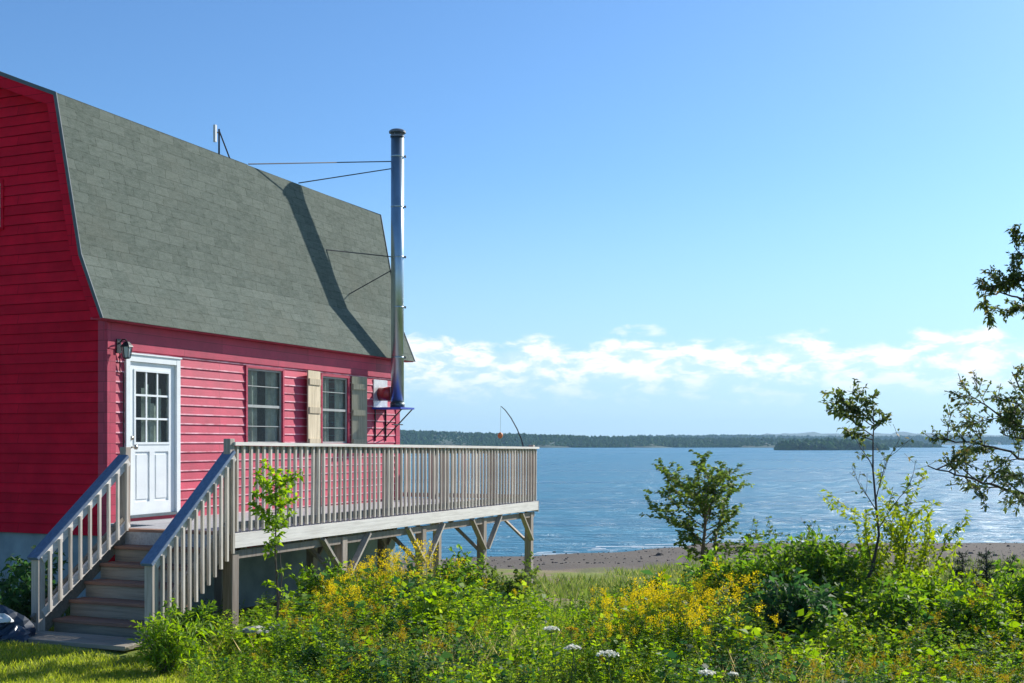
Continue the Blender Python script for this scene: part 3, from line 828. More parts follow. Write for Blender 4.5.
M['gold'] = leaf_mat('goldenrod_flower', [(0, (.30, .27, .02)), (.4, (.62, .50, .025)), (1, (.80, .66, .05))], .35, .8, .1)
M['rust'] = leaf_mat('faded_flower', [(0, (.16, .14, .02)), (.5, (.40, .28, .03)), (1, (.52, .44, .06))], .3, .8, .1)
M['cream_f'] = leaf_mat('umbel_flower', [(0, (.5, .5, .42)), (1, (.8, .8, .74))], .3, .8, .1)
M['grass'] = leaf_mat('grass_blade', [(0, (.12, .18, .02)), (.5, (.24, .31, .035)), (.85, (.36, .38, .07)), (1, (.46, .42, .17))], .5)
M['meadow'] = leaf_mat('meadow_blade', [(0, (.055, .10, .02)), (.5, (.125, .18, .04)), (.85, (.22, .235, .08)), (1, (.34, .29, .15))], .4)

def spin(V, a, s, loc):
    """V (k,3) template; a,s (n,), loc (n,3) -> (n*k,3)"""
    c, q = np.cos(a)[:, None], np.sin(a)[:, None]
    X = V[None, :, 0]*c - V[None, :, 1]*q; Y = V[None, :, 0]*q + V[None, :, 1]*c
    Zz = np.broadcast_to(V[None, :, 2], X.shape)
    s = s[:, None]
    return np.stack([X*s+loc[:, None, 0], Y*s+loc[:, None, 1], Zz*s+loc[:, None, 2]], -1).reshape(-1, 3)
def stem_quads(p0, p1, r):
    d = p1-p0; o = []
    for a in (np.array([r, 0, 0]), np.array([0, r, 0])):
        o += [p0-a, p0+a, p1+a*.5, p1-a*.5]
    return o
def weed(rng, h, nl, ll, lw, plume=0, plume_r=.12, lean=.12, mats=(0, 1, 2)):
    """one herb: stem, leaves, optional flower plume -> verts, material index per quad"""
    V, mi = [], []
    lx, ly = rng.normal(0, lean, 2)
    def stem(t): return np.array([lx*t*t*h, ly*t*t*h, t*h])
    for i in range(4):
        V += stem_quads(stem(i/4), stem((i+1)/4), .004); mi += [0, 0]
    t = np.sort(rng.uniform(.06, .97, nl)); P = np.array([stem(q) for q in t])
    a = np.arange(nl)*2.4+rng.uniform(0, .6, nl); up = rng.uniform(.1, .9, nl)
    D = np.stack([np.cos(a), np.sin(a), up], 1)
    LL = ll*(1.05-.55*t)*rng.uniform(.7, 1.2, nl)
    q = leaves(P, D, LL, lw*rng.uniform(.7, 1.3, nl), rng, droop=.25)
    V = [np.array(V), q]; mi += [1]*nl
    if plume:
        top = stem(1.0); pts = []; dirs = []
        ns = 7
        for k in range(ns):
            aa = k*2*PI/ns+rng.uniform(-.3, .3); z0 = top[2]-.20*h*.9*rng.random()
            for j in range(plume//ns):
                u = rng.random(); rr = plume_r*u
                pts.append((top[0]+math.cos(aa)*rr+rng.normal(0, .008), top[1]+math.sin(aa)*rr+rng.normal(0, .008), z0+.10*math.sin(u*2.2)+rng.normal(0, .012)))
                dirs.append((rng.normal(), rng.normal(), rng.normal()+.6))
        # spire
        for j in range(plume//3):
            u = rng.random(); pts.append((top[0]+rng.normal(0, .018), top[1]+rng.normal(0, .018), top[2]+.10*u-.02)); dirs.append((rng.normal(), rng.normal(), 1))
        pts = np.array(pts); k = len(pts)
        V.append(leaves(pts, np.array(dirs), rng.uniform(.014, .032, k), rng.uniform(.010, .020, k), rng)); mi += [2]*k
    return np.concatenate(V, 0), mi
def scatter(name, templates, locs, scales, mats, label, cat, rng, parent=None):
    n = len(locs); pick = rng.integers(0, len(templates), n); VV, MI = [], []
    for t, (V, mi) in enumerate(templates):
        s = pick == t; k = int(s.sum())
        if not k: continue
        VV.append(spin(V, rng.uniform(0, 2*PI, k), scales[s], locs[s])); MI.append(np.tile(np.array(mi), k))
    return np_mesh(name, np.concatenate(VV), 4, None, parent, np.concatenate(MI), mats)

rng = np.random.default_rng(11)
def blocked(x, y):
    """inside the house, deck, steps or lawn"""
    rx, ry = x-CX, y-CY; s = rx*DX+ry*DY; o = rx*DY-ry*DX
    inhouse = (s > -.1) & (o < .15)
    steps = (s > -2.7) & (s < -.4) & (o > .55) & (o < 2.60)
    lawn = (x < -2.9-.35*(y-9)*0) & (y < 12.6) & (x < -1.15-.3*y+1.6+.0)  # left of the weeds
    return inhouse | steps, s, o
# wanted plant-top height for a place, as in a belt that runs beside the deck
_tx = np.array([-3.3, -3.0, -2.5, -2.0, -1.6, -1.2, -.3, .1, .5, .85, 1.25, 1.9, 2.6, 3.1, 3.8, 5.2, 8])
_th = np.array([.15, .28, .36, .46, .56, .58, .56, .46, .32, .42, .56, .62, .62, .62, .52, .52, .55])
def wanted(x, y):
    xn = x*11.0/np.maximum(y, 5)
    h = np.interp(xn, _tx, _th)
    h = h*(1+.22*np.sin(x*2.9+1.1*np.sin(y*1.3))*np.sin(y*2.1+x)+.12*np.sin(x*7+y*5))
    h = h*np.interp(y, [5, 7, 9, 11, 13, 15, 18], [.35, .5, .72, 1, 1.05, .9, .6])
    return h
def sample(n, x0, x1, ya, yb, rng):
    y = rng.uniform(ya, yb, n*3); x = rng.uniform(-1, 1, n*3)
    X = x0+(x1-x0)*(x+1)/2; X = X*y/11.0                      # wedge in plan
    b, s, o = blocked(X, y)
    under = (s > -.2) & (o < 2.2) & (o > 0)
    keep = ~b & ~(under & (rng.random(len(X)) < .85))
    X, y = X[keep][:n], y[keep][:n]
    return X, y
# clumpy species map
def patch(x, y, k): return np.sin(x*2.1+k*1.7)+np.sin(y*1.8+k*.9+x*.7)+.6*np.sin(x*4.7-y*3.1+k)
# --- green undergrowth (nobody could count it)
T = [weed(rng, 1.0, 34, .20, .042) for _ in range(4)] + [weed(rng, 1.0, 26, .19, .085) for _ in range(4)]
X, Y = sample(7500, -3.1, 6.2, 7.2, 16.5, rng)
h = wanted(X, Y)*rng.uniform(.50, 1.02, len(X))
k_ = patch(X, Y, 0) + rng.normal(0, .5, len(X))
for nm, sel, mats, lab in (('green_undergrowth', k_ > .7, [M['stem'], M['l_green'], M['gold']], 'tangle of mid green leafy weeds in front of the deck'),
                           ('pale_undergrowth', (k_ <= .7) & (k_ > -1.1), [M['stem'], M['l_fresh'], M['gold']], 'tangle of bright yellow-green weeds in front of the deck'),
                           ('dark_undergrowth', k_ <= -1.1, [M['stem'], M['l_dark'], M['gold']], 'darker green leafy weeds among the brighter ones')):
    o = scatter(nm, T, np.stack([X[sel], Y[sel], gz(X[sel], Y[sel])], 1), h[sel], mats, lab, 'weeds', rng)
    tag(o, lab, 'weeds', kind='stuff')
# --- tall narrow-leaved stems without flowers, nearer the viewer
TN = [weed(rng, 1.0, 60, .13, .016) for _ in range(5)]
X, Y = sample(1500, -2.4, 6.0, 7.4, 12.6, rng); h = wanted(X, Y)*rng.uniform(.8, 1.12, len(X)); kk = patch(X, Y, 6)+.6*rng.normal(size=len(X))
for nm, sel, mt, lab in (('narrow_leaved_stems', kk > 0, 'l_yel', 'yellow-green narrow-leaved stems crowding the foreground'), ('green_narrow_stems', kk <= 0, 'l_green', 'mid green narrow-leaved stems crowding the foreground')):
    o = scatter(nm, TN, np.stack([X[sel], Y[sel], gz(X[sel], Y[sel])], 1), h[sel], [M['stem'], M[mt], M['gold'] if 'gold' in M else M['l_yel']], lab, 'weeds', rng); tag(o, lab, 'weeds', kind='stuff')
TB = [weed(rng, 1.0, 15, .42, .13) for _ in range(5)]
X, Y = sample(420, -2.8, 6.0, 7.6, 13.2, rng); h = wanted(X, Y)*rng.uniform(.7, 1.05, len(X)); kk = patch(X, Y, 8)+.7*rng.normal(size=len(X))
for nm, sel, mt, lab in (('broad_leaved_weeds', kk > 0, 'l_fresh', 'bright broad-leaved weeds standing among the finer ones'), ('dark_broad_leaved_weeds', kk <= 0, 'l_dark', 'dark broad-leaved weeds in the shaded gaps')):
    o = scatter(nm, TB, np.stack([X[sel], Y[sel], gz(X[sel], Y[sel])], 1), h[sel], [M['stem'], M[mt], M['l_yel']], lab, 'weeds', rng); tag(o, lab, 'weeds', kind='stuff')
# --- goldenrod
TG = [weed(rng, 1.0, 44, .12, .017, plume=80, plume_r=.12) for _ in range(7)]
def golden(name, n, ranges, flower, lab, yr):
    X, Y = sample(n*2, ranges[0], ranges[1], yr[0], yr[1], rng)
    pk = patch(X, Y, 3)+.5*rng.normal(size=len(X)); s = pk > .1; X, Y = X[s][:n], Y[s][:n]
    h = wanted(X, Y)*rng.uniform(.80, 1.20, len(X))
    o = scatter(name, TG, np.stack([X, Y, gz(X, Y)], 1), h, [M['stem'], M['l_yel'] if flower == 'gold' else M['l_fresh'], M[flower]], lab, 'goldenrod', rng)
    tag(o, lab, 'goldenrod', kind='stuff')
golden('goldenrod_patch', 170, (-2.0, .1), 'gold', 'yellow flowering goldenrod massed in front of the deck braces', (11.2, 14.5))
golden('goldenrod_drift', 190, (.75, 2.75), 'gold', 'drift of tall yellow goldenrod in the centre foreground', (9.6, 12.6))
golden('faded_goldenrod', 230, (2.6, 6.2), 'rust', 'orange-tinged goldenrod along the lower right', (6.8, 10.5))
golden('sparse_goldenrod', 90, (-2.6, 1.0), 'rust', 'scattered low orange-yellow flowers below the deck', (8, 11))
# --- lawn and meadow grass
def blades(name, X, Y, hh, ww, mat, lab):
    n = len(X); P = np.stack([X, Y, gz(X, Y)-.01], 1)
    a = rng.uniform(0, 2*PI, n); D = np.stack([np.cos(a)*.45, np.sin(a)*.45, np.ones(n)], 1)
    V = leaves(P, D, hh, ww, rng, droop=.12); o = np_mesh(name, V, 4, mat); tag(o, lab, 'grass', kind='stuff')
n = 60000; y = rng.uniform(8.6, 13.2, n); X = rng.uniform(-6.4, -1.9, n)
b, s, o_ = blocked(X, y); keep = ~b & (rng.random(n) < np.clip((-1.5-X*11/y*1.0)*1.2, 0.25, 1))
X, y = X[keep], y[keep]
blades('lawn_grass', X, y, rng.uniform(.03, .09, len(X)), rng.uniform(.005, .010, len(X)), M['grass'], 'short sunlit grass in front of the steps')
n = 70000; y = rng.uniform(13.5, 46, n); X = rng.uniform(-.45, .55, n)*y
b, s, o_ = blocked(X, y); tanp = np.sin(X*.5+1)+np.sin(y*.45+X*.2)+.4*rng.normal(size=n)
keep = ~b & ~((s > 0) & (o_ < 3) & (s < 9)) & (tanp < 1.1) & (gz(X, y) > .42+.12*rng.normal(size=n)); X, y = X[keep], y[keep]
blades('meadow_grass', X, y, rng.uniform(.15, .42, len(X)), rng.uniform(.015, .035, len(X)), M['meadow'], 'rough green grass between the house and the beach')
n = 9000; y = rng.uniform(7.0, 13.5, n); X = rng.uniform(-3.3, 6.5, n)*y/11
b, s, o_ = blocked(X, y); X, y = X[~b], y[~b]
blades('rough_grass', X, y, wanted(X, y)*rng.uniform(.4, .85, len(X)), rng.uniform(.010, .018, len(X)), M['grass'], 'tall grass blades mixed in with the weeds')

n = 5200; y = rng.uniform(7.2, 11.5, n); X = rng.uniform(-3.0, 3.2, n)*y/11; pk = patch(X, y, 9)
keep = pk > .7; X, y = X[keep], y[keep]
blades('dry_grass', X, y, rng.uniform(.25, .55, len(X)), rng.uniform(.008, .014, len(X)), leaf_mat('straw', [(0, (.22, .20, .07)), (.6, (.42, .36, .16)), (1, (.55, .47, .26))]), 'straw-coloured dry grass stalks among the foreground weeds')

# ------------------------------------------------------------------ trees and shrubs
def rot_about(v, axis, a):
    return Matrix.Rotation(a, 3, axis) @ v
def grow(mb, anchors, rr, p, d, ln, r, depth, P):
    """recursive branch; anchors collects (pos, dir)"""
    n = max(3, int(ln/P['seg'])); pts = [p.copy()]; rad = [r]; dd = d.normalized(); step = ln/n
    for i in range(n):
        dd = (dd + Vector((rr.gauss(0, 1), rr.gauss(0, 1), rr.gauss(0, 1)))*P['wob'] + Vector((0, 0, P['up'])) ).normalized()
        pts.append(pts[-1]+dd*step); rad.append(max(P['rmin'], r*(1-.75*(i+1)/n)))
    mb.tube(pts, rad, 6 if r > .012 else 4, cap=False)
    if depth <= 0 or depth <= P.get('leafdepth', 1):
        st0 = P['bare'] if depth > 0 else 0.12
        m_ = max(1, int(ln*P['dens']))
        for k in range(m_):
            t = st0+(1-st0)*(k+rr.random())/m_; x = t*n; i = min(int(x), n-1); q = pts[i].lerp(pts[i+1], x-i)
            anchors.append((q, (pts[i+1]-pts[i]).normalized()))
    if depth > 0:
        nb = P['nb'][depth-1]
        for k in range(nb):
            t = P['bare']+(1-P['bare'])*(k+rr.random())/nb; x = t*n; i = min(int(x), n-1); q = pts[i].lerp(pts[i+1], x-i)
            tan = (pts[i+1]-pts[i]).normalized(); ax = tan.cross(Vector((rr.gauss(0, 1), rr.gauss(0, 1), rr.gauss(0, 1)))).normalized()
            nd = rot_about(tan, ax, rr.uniform(*P['ang']))
            grow(mb, anchors, rr, q, nd, ln*rr.uniform(*P['lr'])*(1.15-.5*t), rad[i]*.6, depth-1, P)
def crown(name, anchors, mat, per, ll, lw, parent, seed, droop=.25, spread=1.0):
    rg = np.random.default_rng(seed); n = len(anchors)
    P = np.repeat(np.array([a[0] for a in anchors]), per, 0); D = np.repeat(np.array([a[1] for a in anchors]), per, 0)
    D = D*.5+rg.normal(size=D.shape)*.75*spread; D[:, 2] += .1
    k = len(P)
    P = P + rg.normal(0, ll*.15, P.shape)
    return np_mesh(name, leaves(P, D, rg.uniform(.6, 1.15, k)*ll, rg.uniform(.7, 1.15, k)*lw, rg, droop), 4, mat, parent)
BASE = dict(seg=.1, wob=.10, up=.03, rmin=.0022, bare=.25, nb=(5, 6, 7), ang=(.5, 1.1), lr=(.35, .6), dens=26, leafdepth=1)
def plant(name, cat, label, x, y, stems, P, mat, bark, per, ll, lw, seed, group=None, zoff=0, droop=.25):
    rr = random.Random(seed); e = empty(name, (x, y, float(gz(x, y))+zoff)); tag(e, label, cat, group)
    mb = MB(); anchors = []
    PP = dict(BASE); PP.update(P)
    for (dx, dy, dz, ln, r, dep) in stems:
        grow(mb, anchors, rr, Vector((dx*.03, dy*.03, -.05)), Vector((dx, dy, dz)), ln, r, dep, PP)
    mb.build('trunk' if 'tree' in name else 'stem', bark, e, True)
    crown('crown' if 'tree' in name else 'foliage', anchors, mat, per, ll, lw, e, seed, droop)
    return e
def fan(n, h, spread, r, dep, seed, hv=.25):
    rr = random.Random(seed); return [(spread*math.cos(2*PI*k/n+rr.uniform(-.4, .4))*rr.uniform(.3, 1), spread*math.sin(2*PI*k/n)*rr.uniform(.3, 1), 1, h*rr.uniform(1-hv, 1), r, dep) for k in range(n)]
def at(px, y): return (px-512)*y/F

# round-leaved young tree in the middle
def young_tree():
    x, y = at(704, 17), 17; rr = random.Random(12)
    e = empty('young_tree', (x, y, float(gz(x, y)))); tag(e, 'round-crowned young tree standing alone in front of the beach', 'tree'); e.scale = (1.22, 1.22, .80)
    mb = MB(); A = []; P = dict(BASE); P.update(seg=.07, nb=(7, 7), dens=26, bare=.18, up=.03, wob=.11, lr=(.32, .55))
    mb.tube([(0, 0, -.1), (.02, 0, .5), (-.02, 0, 1.0), (.02, 0, 1.6), (0, 0, 2.1)], [.035, .03, .024, .014, .006], 7)
    mb.tube([(.06, .02, -.1), (.09, 0, .5), (.12, 0, 1.1), (.2, 0, 1.7)], [.025, .022, .016, .006], 6)
    for k in range(26):
        t = (k+.5)/26; z = .72+1.35*t; a = k*2.4+rr.uniform(-.3, .3)
        l = (.80*math.sin(PI*min(1, .28+.72*(1-t)))+.16)*rr.uniform(.75, 1.12)
        grow(mb, A, rr, Vector((.02, 0, z)), Vector((math.cos(a), math.sin(a), rr.uniform(.25, .8)+t*.6)), l, .011, 1, P)
    for l, dx in ((1.15, .9), (1.0, 1.1)): grow(mb, A, rr, Vector((.1, 0, .9)), Vector((dx, 0, .45)), l, .01, 1, dict(P, dens=13))
    mb.build('trunk', plain('reddish_bark', (.22, .14, .09), .9, var=.3, sc=20), e, True); crown('crown', A, M['l_alder'], 4, .058, .048, e, 5)
young_tree()
# slender tree with a tuft at the top
e = plant('slender_tree', 'tree', 'slender leaning tree with a small leafy tuft high on a bare trunk', at(850, 12.6), 12.6,
      [(.12, 0, 1, 1.2, .030, 0)], dict(dens=0, wob=.03), M['l_right'], M['bark'], 1, .06, .035, 31)
for c in list(e.children): bpy.data.objects.remove(c)
rr = random.Random(8); mb = MB(); anchors = []; zg = float(gz(at(850, 12.6), 12.6)); ex = at(850, 12.6)
def pl(px, py, y=12.6, dy=0): return Vector((at(px, y)-ex, dy, EYE+(441-py)*y/F-zg))
trk = [pl(850, 625), pl(856, 600), pl(872, 570), pl(879, 535), pl(876, 505), pl(873, 470), pl(873, 440), pl(874, 422)]
mb.tube(trk, [.022, .020, .018, .014, .012, .010, .008, .006], 7)
PP = dict(BASE); PP.update(seg=.06, dens=44, nb=(7, 5), bare=.2, lr=(.3, .5), wob=.10, leafdepth=1, up=.0)
for a, b, ln in ((pl(874, 426), pl(838, 412), .60), (pl(873, 436), pl(850, 424), .48), (pl(874, 422), pl(856, 396), .44), (pl(874, 422), pl(872, 398), .30), (pl(874, 430), pl(890, 416), .22), (pl(873, 440), pl(846, 434), .34), (pl(874, 424), pl(845, 404), .5)):
    grow(mb, anchors, rr, a, b-a+Vector((0, rr.uniform(-.1, .1), 0)), ln, .007, 1, PP)
PP2 = dict(PP); PP2.update(dens=7, up=.06)
for a, b, ln in ((pl(876, 500), pl(890, 450), .75), (pl(873, 470), pl(862, 440), .4), (pl(878, 530), pl(905, 470), .9), (pl(876, 510), pl(850, 470), .55)):
    grow(mb, anchors, rr, a, b-a, ln, .007, 1, PP2)
mb.build('trunk', M['barkd'], e, True); crown('crown', anchors, M['l_right'], 2, .075, .04, e, 3)
# its leafy lower neighbour
plant('willow_shrub', 'shrub', 'loose yellow-green shrub at the foot of the slender tree', at(905, 12.9), 12.9, fan(9, 1.55, .42, .012, 1, 4), dict(bare=.25, nb=(7, 6), dens=27, up=.03), M['l_yel'], M['bark'], 3, .075, .032, 44)

# sapling against the deck
def sapling():
    x, y = at(277, 12.0), 12.0; rr = random.Random(5); g = float(gz(x, y)); hgt = EYE-(474-441)*y/F-g
    e = empty('sapling_tree', (x, y, g)); tag(e, 'thin leafy sapling growing up in front of the deck railing', 'sapling')
    mb = MB(); A = []; P = dict(BASE); P.update(seg=.05, dens=48, bare=.15, up=.03, nb=(4, 4), lr=(.3, .5))
    mb.tube([(0, 0, -.05), (.01, 0, .5), (-.02, 0, .95), (-.01, 0, 1.3), (-.02, 0, hgt-.05)], [.016, .013, .010, .007, .003], 6)
    mb.tube([(0.01, 0, .35), (.05, 0, .7), (.03, 0, 1.0)], [.007, .005, .002], 5)
    for k in range(26):
        t = (k+.5)/26; z = hgt*(.58+.40*t); a = k*2.4; l = (.30*math.sin(PI*(.25+.75*(1-t)))+.05)*rr.uniform(.7, 1.15)
        grow(mb, A, rr, Vector((-.015, 0, z)), Vector((math.cos(a), math.sin(a), rr.uniform(.1, .8))), l, .004, 0, P)
    for z in (.95, 1.0, .75, .6): grow(mb, A, rr, Vector((0, 0, z*hgt/1.8)), Vector((rr.choice((-1, 1)), 0, .6)), .14, .003, 0, P)
    mb.build('trunk', M['bark'], e, True); crown('crown', A, M['l_fresh'], 3, .075, .042, e, 5)
sapling()

# shrubs
SH = [  # px, y, height, spread, n, mat, leaf len, width, label
    (165, 10.6, .52, .55, 16, 'l_fresh', .11, .020, 'bright ferny bush at the foot of the right handrail'),
    (195, 11.4, .55, .5, 12, 'l_green', .09, .03, 'small green bush under the stair balusters'),
    (325, 13.6, .72, .5, 14, 'l_green', .10, .035, 'leafy green shrub beneath the deck left of the first brace'),
    (455, 13.6, .80, .5, 15, 'l_green', .085, .034, 'rounded green shrub in front of the middle deck post'),
    (497, 13.8, .78, .45, 12, 'l_alder', .08, .035, 'dusky green shrub right beside the next deck post'),
    (748, 12.8, .90, .55, 15, 'l_green', .13, .034, 'broad green shrub right of the round-crowned tree'),
    (795, 13.2, .98, .55, 15, 'l_green', .13, .036, 'full green bush between the round-crowned and slender trees'),
    (838, 13.0, .94, .5, 14, 'l_green', .11, .04, 'green bush just left of the slender tree trunk'),
    (930, 11.9, .72, .55, 15, 'l_fresh', .10, .036, 'bright green bush right of the slender tree'),
    (895, 11.2, .70, .6, 13, 'l_green', .10, .036, 'lower green bush below the yellow-green shrub'),
    (800, 10.8, .78, .55, 14, 'l_dark', .10, .05, 'very dark low bush behind the goldenrod drift'),
    (975, 11.0, .66, .55, 13, 'l_fresh', .09, .034, 'pale green bush near the right edge'),
    (1030, 11.4, .78, .55, 13, 'l_green', .10, .036, 'green bush cut off by the right edge'),
]
for k, (px, y, h, sp, n, mt, ll, lw, lab) in enumerate(SH):
    plant('shrub', 'shrub', lab, at(px, y), y, fan(n, h*1.08, sp, .008, 1, 60+k), dict(bare=.15, nb=(7, 6), dens=24, up=.02, lr=(.3, .5)), M[mt], M['bark'], 3, ll, lw, 80+k, 'shrubs among the weeds')

# thin twiggy stems above the bushes
for k, (px, top, y, lab) in enumerate(((793, 512, 13.4, 'thin twiggy stem rising left of the slender tree'), (762, 528, 13.0, 'short twiggy stem beside the round-crowned tree'), (825, 518, 13.2, 'bare thin stem close to the slender tree'))):
    h = (EYE-(top-441)*y/F)-float(gz(at(px, y), y))
    plant('twiggy_shrub', 'shrub', lab, at(px, y), y, [(.05*(k-1), 0, 1, h, .008, 1), (.2, .1, 1, h*.85, .006, 1), (-.25, 0, 1, h*.9, .006, 1)], dict(bare=.5, nb=(5, 5), dens=9, lr=(.12, .25)), M['l_alder'], M['barkd'], 2, .07, .035, 120+k, 'twiggy stems above the bushes')

# little spruces at the right
def spruce(x, y, h, seed, lab):
    rr = random.Random(seed); e = empty('spruce_tree', (x, y, float(gz(x, y)))); tag(e, lab, 'tree', 'young spruces at the right')
    mb = MB(); mb.tube([(0, 0, -.05), (.01, 0, h*.5), (0, .0, h)], [.022, .014, .004], 6); A = []
    z = h*.12
    while z < h*.98:
        l = (h-z)*.42+.04
        for j in range(7):
            a = rr.uniform(0, 2*PI); d = Vector((math.cos(a), math.sin(a), rr.uniform(.1, .5))).normalized(); p = Vector((0, 0, z+rr.uniform(-.03, .03)))
            q = p+d*l*rr.uniform(.7, 1.1); mb.tube([p, q], [.004, .002], 4, cap=False)
            m_ = int(l*170)
            for k in range(m_):
                A.append((p.lerp(q, (k+.5)/m_), d))
        z += .085
    A.append((Vector((0, 0, h-.03)), Vector((0, 0, 1))))
    mb.build('trunk', M['barkd'], e); crown('crown', A, M['needle'], 2, .05, .008, e, seed, 0, .7)
spruce(at(986, 12.2), 12.2, .98, 3, 'slim young spruce with bare spiky top near the right edge')
spruce(at(1012, 12.6), 12.6, .92, 4, 'shorter young spruce at the very right edge')
spruce(at(962, 12.9), 12.9, .90, 5, 'dark young spruce behind the bright green bush')

# tree whose boughs enter from the right
TX, TY = 4.15, 7.6
e = empty('overhanging_tree', (TX, TY, float(gz(TX, TY)))); tag(e, 'backlit tree reaching in from the right edge with sparse boughs', 'tree')
zg = float(gz(TX, TY)); rr = random.Random(21); mb = MB(); anchors = []
def q(px, py, y): return Vector((at(px, y)-TX, y-TY, EYE+(441-py)*y/F-zg))
mb.tube([(0, 0, -.1), (.05, 0, 1.2), (.0, .05, 2.4), (.1, 0, 3.6), (.05, 0, 4.6)], [.09, .075, .06, .045, .02], 8)
PP = dict(BASE); PP.update(seg=.05, dens=30, nb=(6, 5), bare=.15, lr=(.4, .65), wob=.13, up=.02, leafdepth=1, ang=(.4, 1.0))
def bough(pts, r0, twigs, ln, P=PP, mbx=mb, dep=1, upb=.3):
    pts = [Vector(p) for p in pts]; k = len(pts)
    # smooth a little
    fine = []
    for i in range(k-1):
        for t in (0, .25, .5, .75): fine.append(pts[i].lerp(pts[i+1], t)+Vector((rr.gauss(0, .006), rr.gauss(0, .01), rr.gauss(0, .006))))
    fine.append(pts[-1]); m = len(fine)
    mbx.tube(fine, [max(.003, r0*(1-.8*i/m)) for i in range(m)], 6, cap=False)
    for j in range(twigs):
        t = .25+.75*(j+rr.random())/twigs; i = min(int(t*(m-1)), m-2); tan = (fine[i+1]-fine[i]).normalized()
        d = tan*.5+Vector((rr.gauss(0, .5), rr.gauss(0, .6), rr.gauss(upb, .5)))
        grow(mbx, anchors, rr, fine[i], d, ln*rr.uniform(.6, 1.1), r0*.35, dep, P)
bough([(.02, 0, 1.45), q(1040, 500, 7.4), q(1000, 488, 7.3), q(965, 477, 7.2), q(928, 466, 7.2)], .014, 12, .26)
bough([(.02, 0, 1.6), q(1050, 470, 7.6), q(1010, 452, 7.5), q(975, 443, 7.4), q(936, 438, 7.4)], .012, 11, .28)
bough([(.02, 0, 1.9), q(1060, 450, 7.2), q(1020, 425, 7.1), q(985, 405, 7.1), q(968, 392, 7.1)], .010, 11, .20)
bough([(.02, 0, 1.7), q(1050, 455, 7.3), q(1022, 440, 7.3), q(1000, 432, 7.3)], .010, 9, .26)
bough([(.02, 0, 1.9), q(1060, 420, 7.2), q(1030, 412, 7.2), q(1006, 398, 7.2)], .010, 8, .24)
bough([(.02, 0, 2.0), q(1050, 430, 7.5), q(1030, 400, 7.5), q(1012, 372, 7.4)], .014, 5, .22)
PP3 = dict(PP); PP3.update(dens=60, nb=(9, 6), bare=.1)
bough([(.02, 0, 2.5), q(1060, 320, 7.0), q(1022, 300, 7.0), q(1000, 292, 7.0), q(980, 296, 7.0)], .010, 8, .17, PP3)
bough([(.02, 0, 2.8), q(1060, 280, 7.1), q(1030, 262, 7.1), q(1014, 246, 7.1)], .009, 6, .13, PP3)
bough([(.02, 0, 2.6), q(1050, 300, 6.9), q(1030, 282, 6.9), q(1008, 278, 6.9)], .009, 7, .17, PP3)
bough([(.05, 0, 3.3), (-.1, .1, 3.9), (.1, .3, 4.4)], .02, 10, .5, PP3); bough([(.05, 0, 2.8), (.5, .2, 3.3), (.9, .1, 3.6)], .02, 10, .5, PP3)
mb.build('trunk', M['barkd'], e, True); crown('crown', anchors, M['l_right'], 4, .036, .017, e, 9)

# Queen Anne's lace
def umbel(x, y, h, r, seed, lab, mat='cream_f'):
    rg = np.random.default_rng(seed); e = empty('umbel_flower', (x, y, float(gz(x, y)))); tag(e, lab, 'flower', 'white umbel flowers in the weeds')
    MB().tube([(0, 0, 0), (.02, 0, h*.6), (.0, 0, h)], [.005, .004, .003], 5).build('stem', M['stem'], e)
    n = 130; a = rg.uniform(0, 2*PI, n); q_ = np.sqrt(rg.random(n))*r
    P = np.stack([np.cos(a)*q_, np.sin(a)*q_, h+.035-.5*q_*q_/r*.6], 1); D = rg.normal(size=(n, 3)); D[:, 2] *= .25
    mb = MB()
    for k in range(14): mb.tube([(0, 0, h-.02), tuple(P[k]-np.array([0, 0, .006]))], .0015, 3, cap=False)
    mb.build('ray', M['stem'], e); np_mesh('blossom', leaves(P, D, .022, .018, rg), 4, M[mat], e)
for k, (px, py, y, r, mat, lab) in enumerate((
    (608, 656, 8.6, .075, 'cream_f', 'white flower head standing clear at the left foot of the goldenrod drift'),
    (551, 631, 9.6, .06, 'cream_f', 'white flower head highest of those right of the deck posts'),
    (573, 650, 9.2, .06, 'cream_f', 'white flower head between the highest one and the larger one'),
    (571, 632, 9.4, .05, 'rust', 'brown seed head beside the highest white flower head'),
    (707, 676, 8.0, .05, 'cream_f', 'cream flower head at the bottom edge under the goldenrod drift'),
    (733, 678, 8.2, .025, 'cream_f', 'tiny cream flower head right beside the one at the bottom edge'))):
    x = at(px, y); h = EYE-(py-441)*y/F-float(gz(x, y)); umbel(x, y, max(h, .1), r, 200+k, lab, mat)

# dark plants against the foundation
for k, (px, y, h, lab) in enumerate(((5, 12.9, .75, 'dark vine climbing the foundation at the left edge'), (36, 13.0, .95, 'dark leafy weed against the red gable beside the steps'), (22, 12.7, .5, 'low dark weed at the foot of the foundation'))):
    plant('foundation_weed', 'weed', lab, at(px, y), y, fan(4, h, .25, .006, 1, 160+k), dict(bare=.2, nb=(6, 5), dens=24), M['l_dark'], M['stem'], 2, .11, .05, 170+k, 'weeds by the foundation')

# ------------------------------------------------------------------ air
def haze():
    m = bpy.data.materials.new('haze_air'); m.use_nodes = True; nt = m.node_tree
    nt.nodes.remove(nt.nodes['Principled BSDF']); v = N(nt, 'ShaderNodeVolumePrincipled')
    v.inputs['Color'].default_value = (.42, .70, 1, 1); v.inputs['Density'].default_value = HAZE; v.inputs['Anisotropy'].default_value = .2
    L(nt, v.outputs[0], nt.nodes['Material Output'].inputs['Volume'])
    o = MB().box(-2600, 2900, -70, 3250, -12, 60).build('haze', m); tag(o, 'pale blue haze over the lake', 'haze', kind='stuff')
HAZE = .00020
haze()

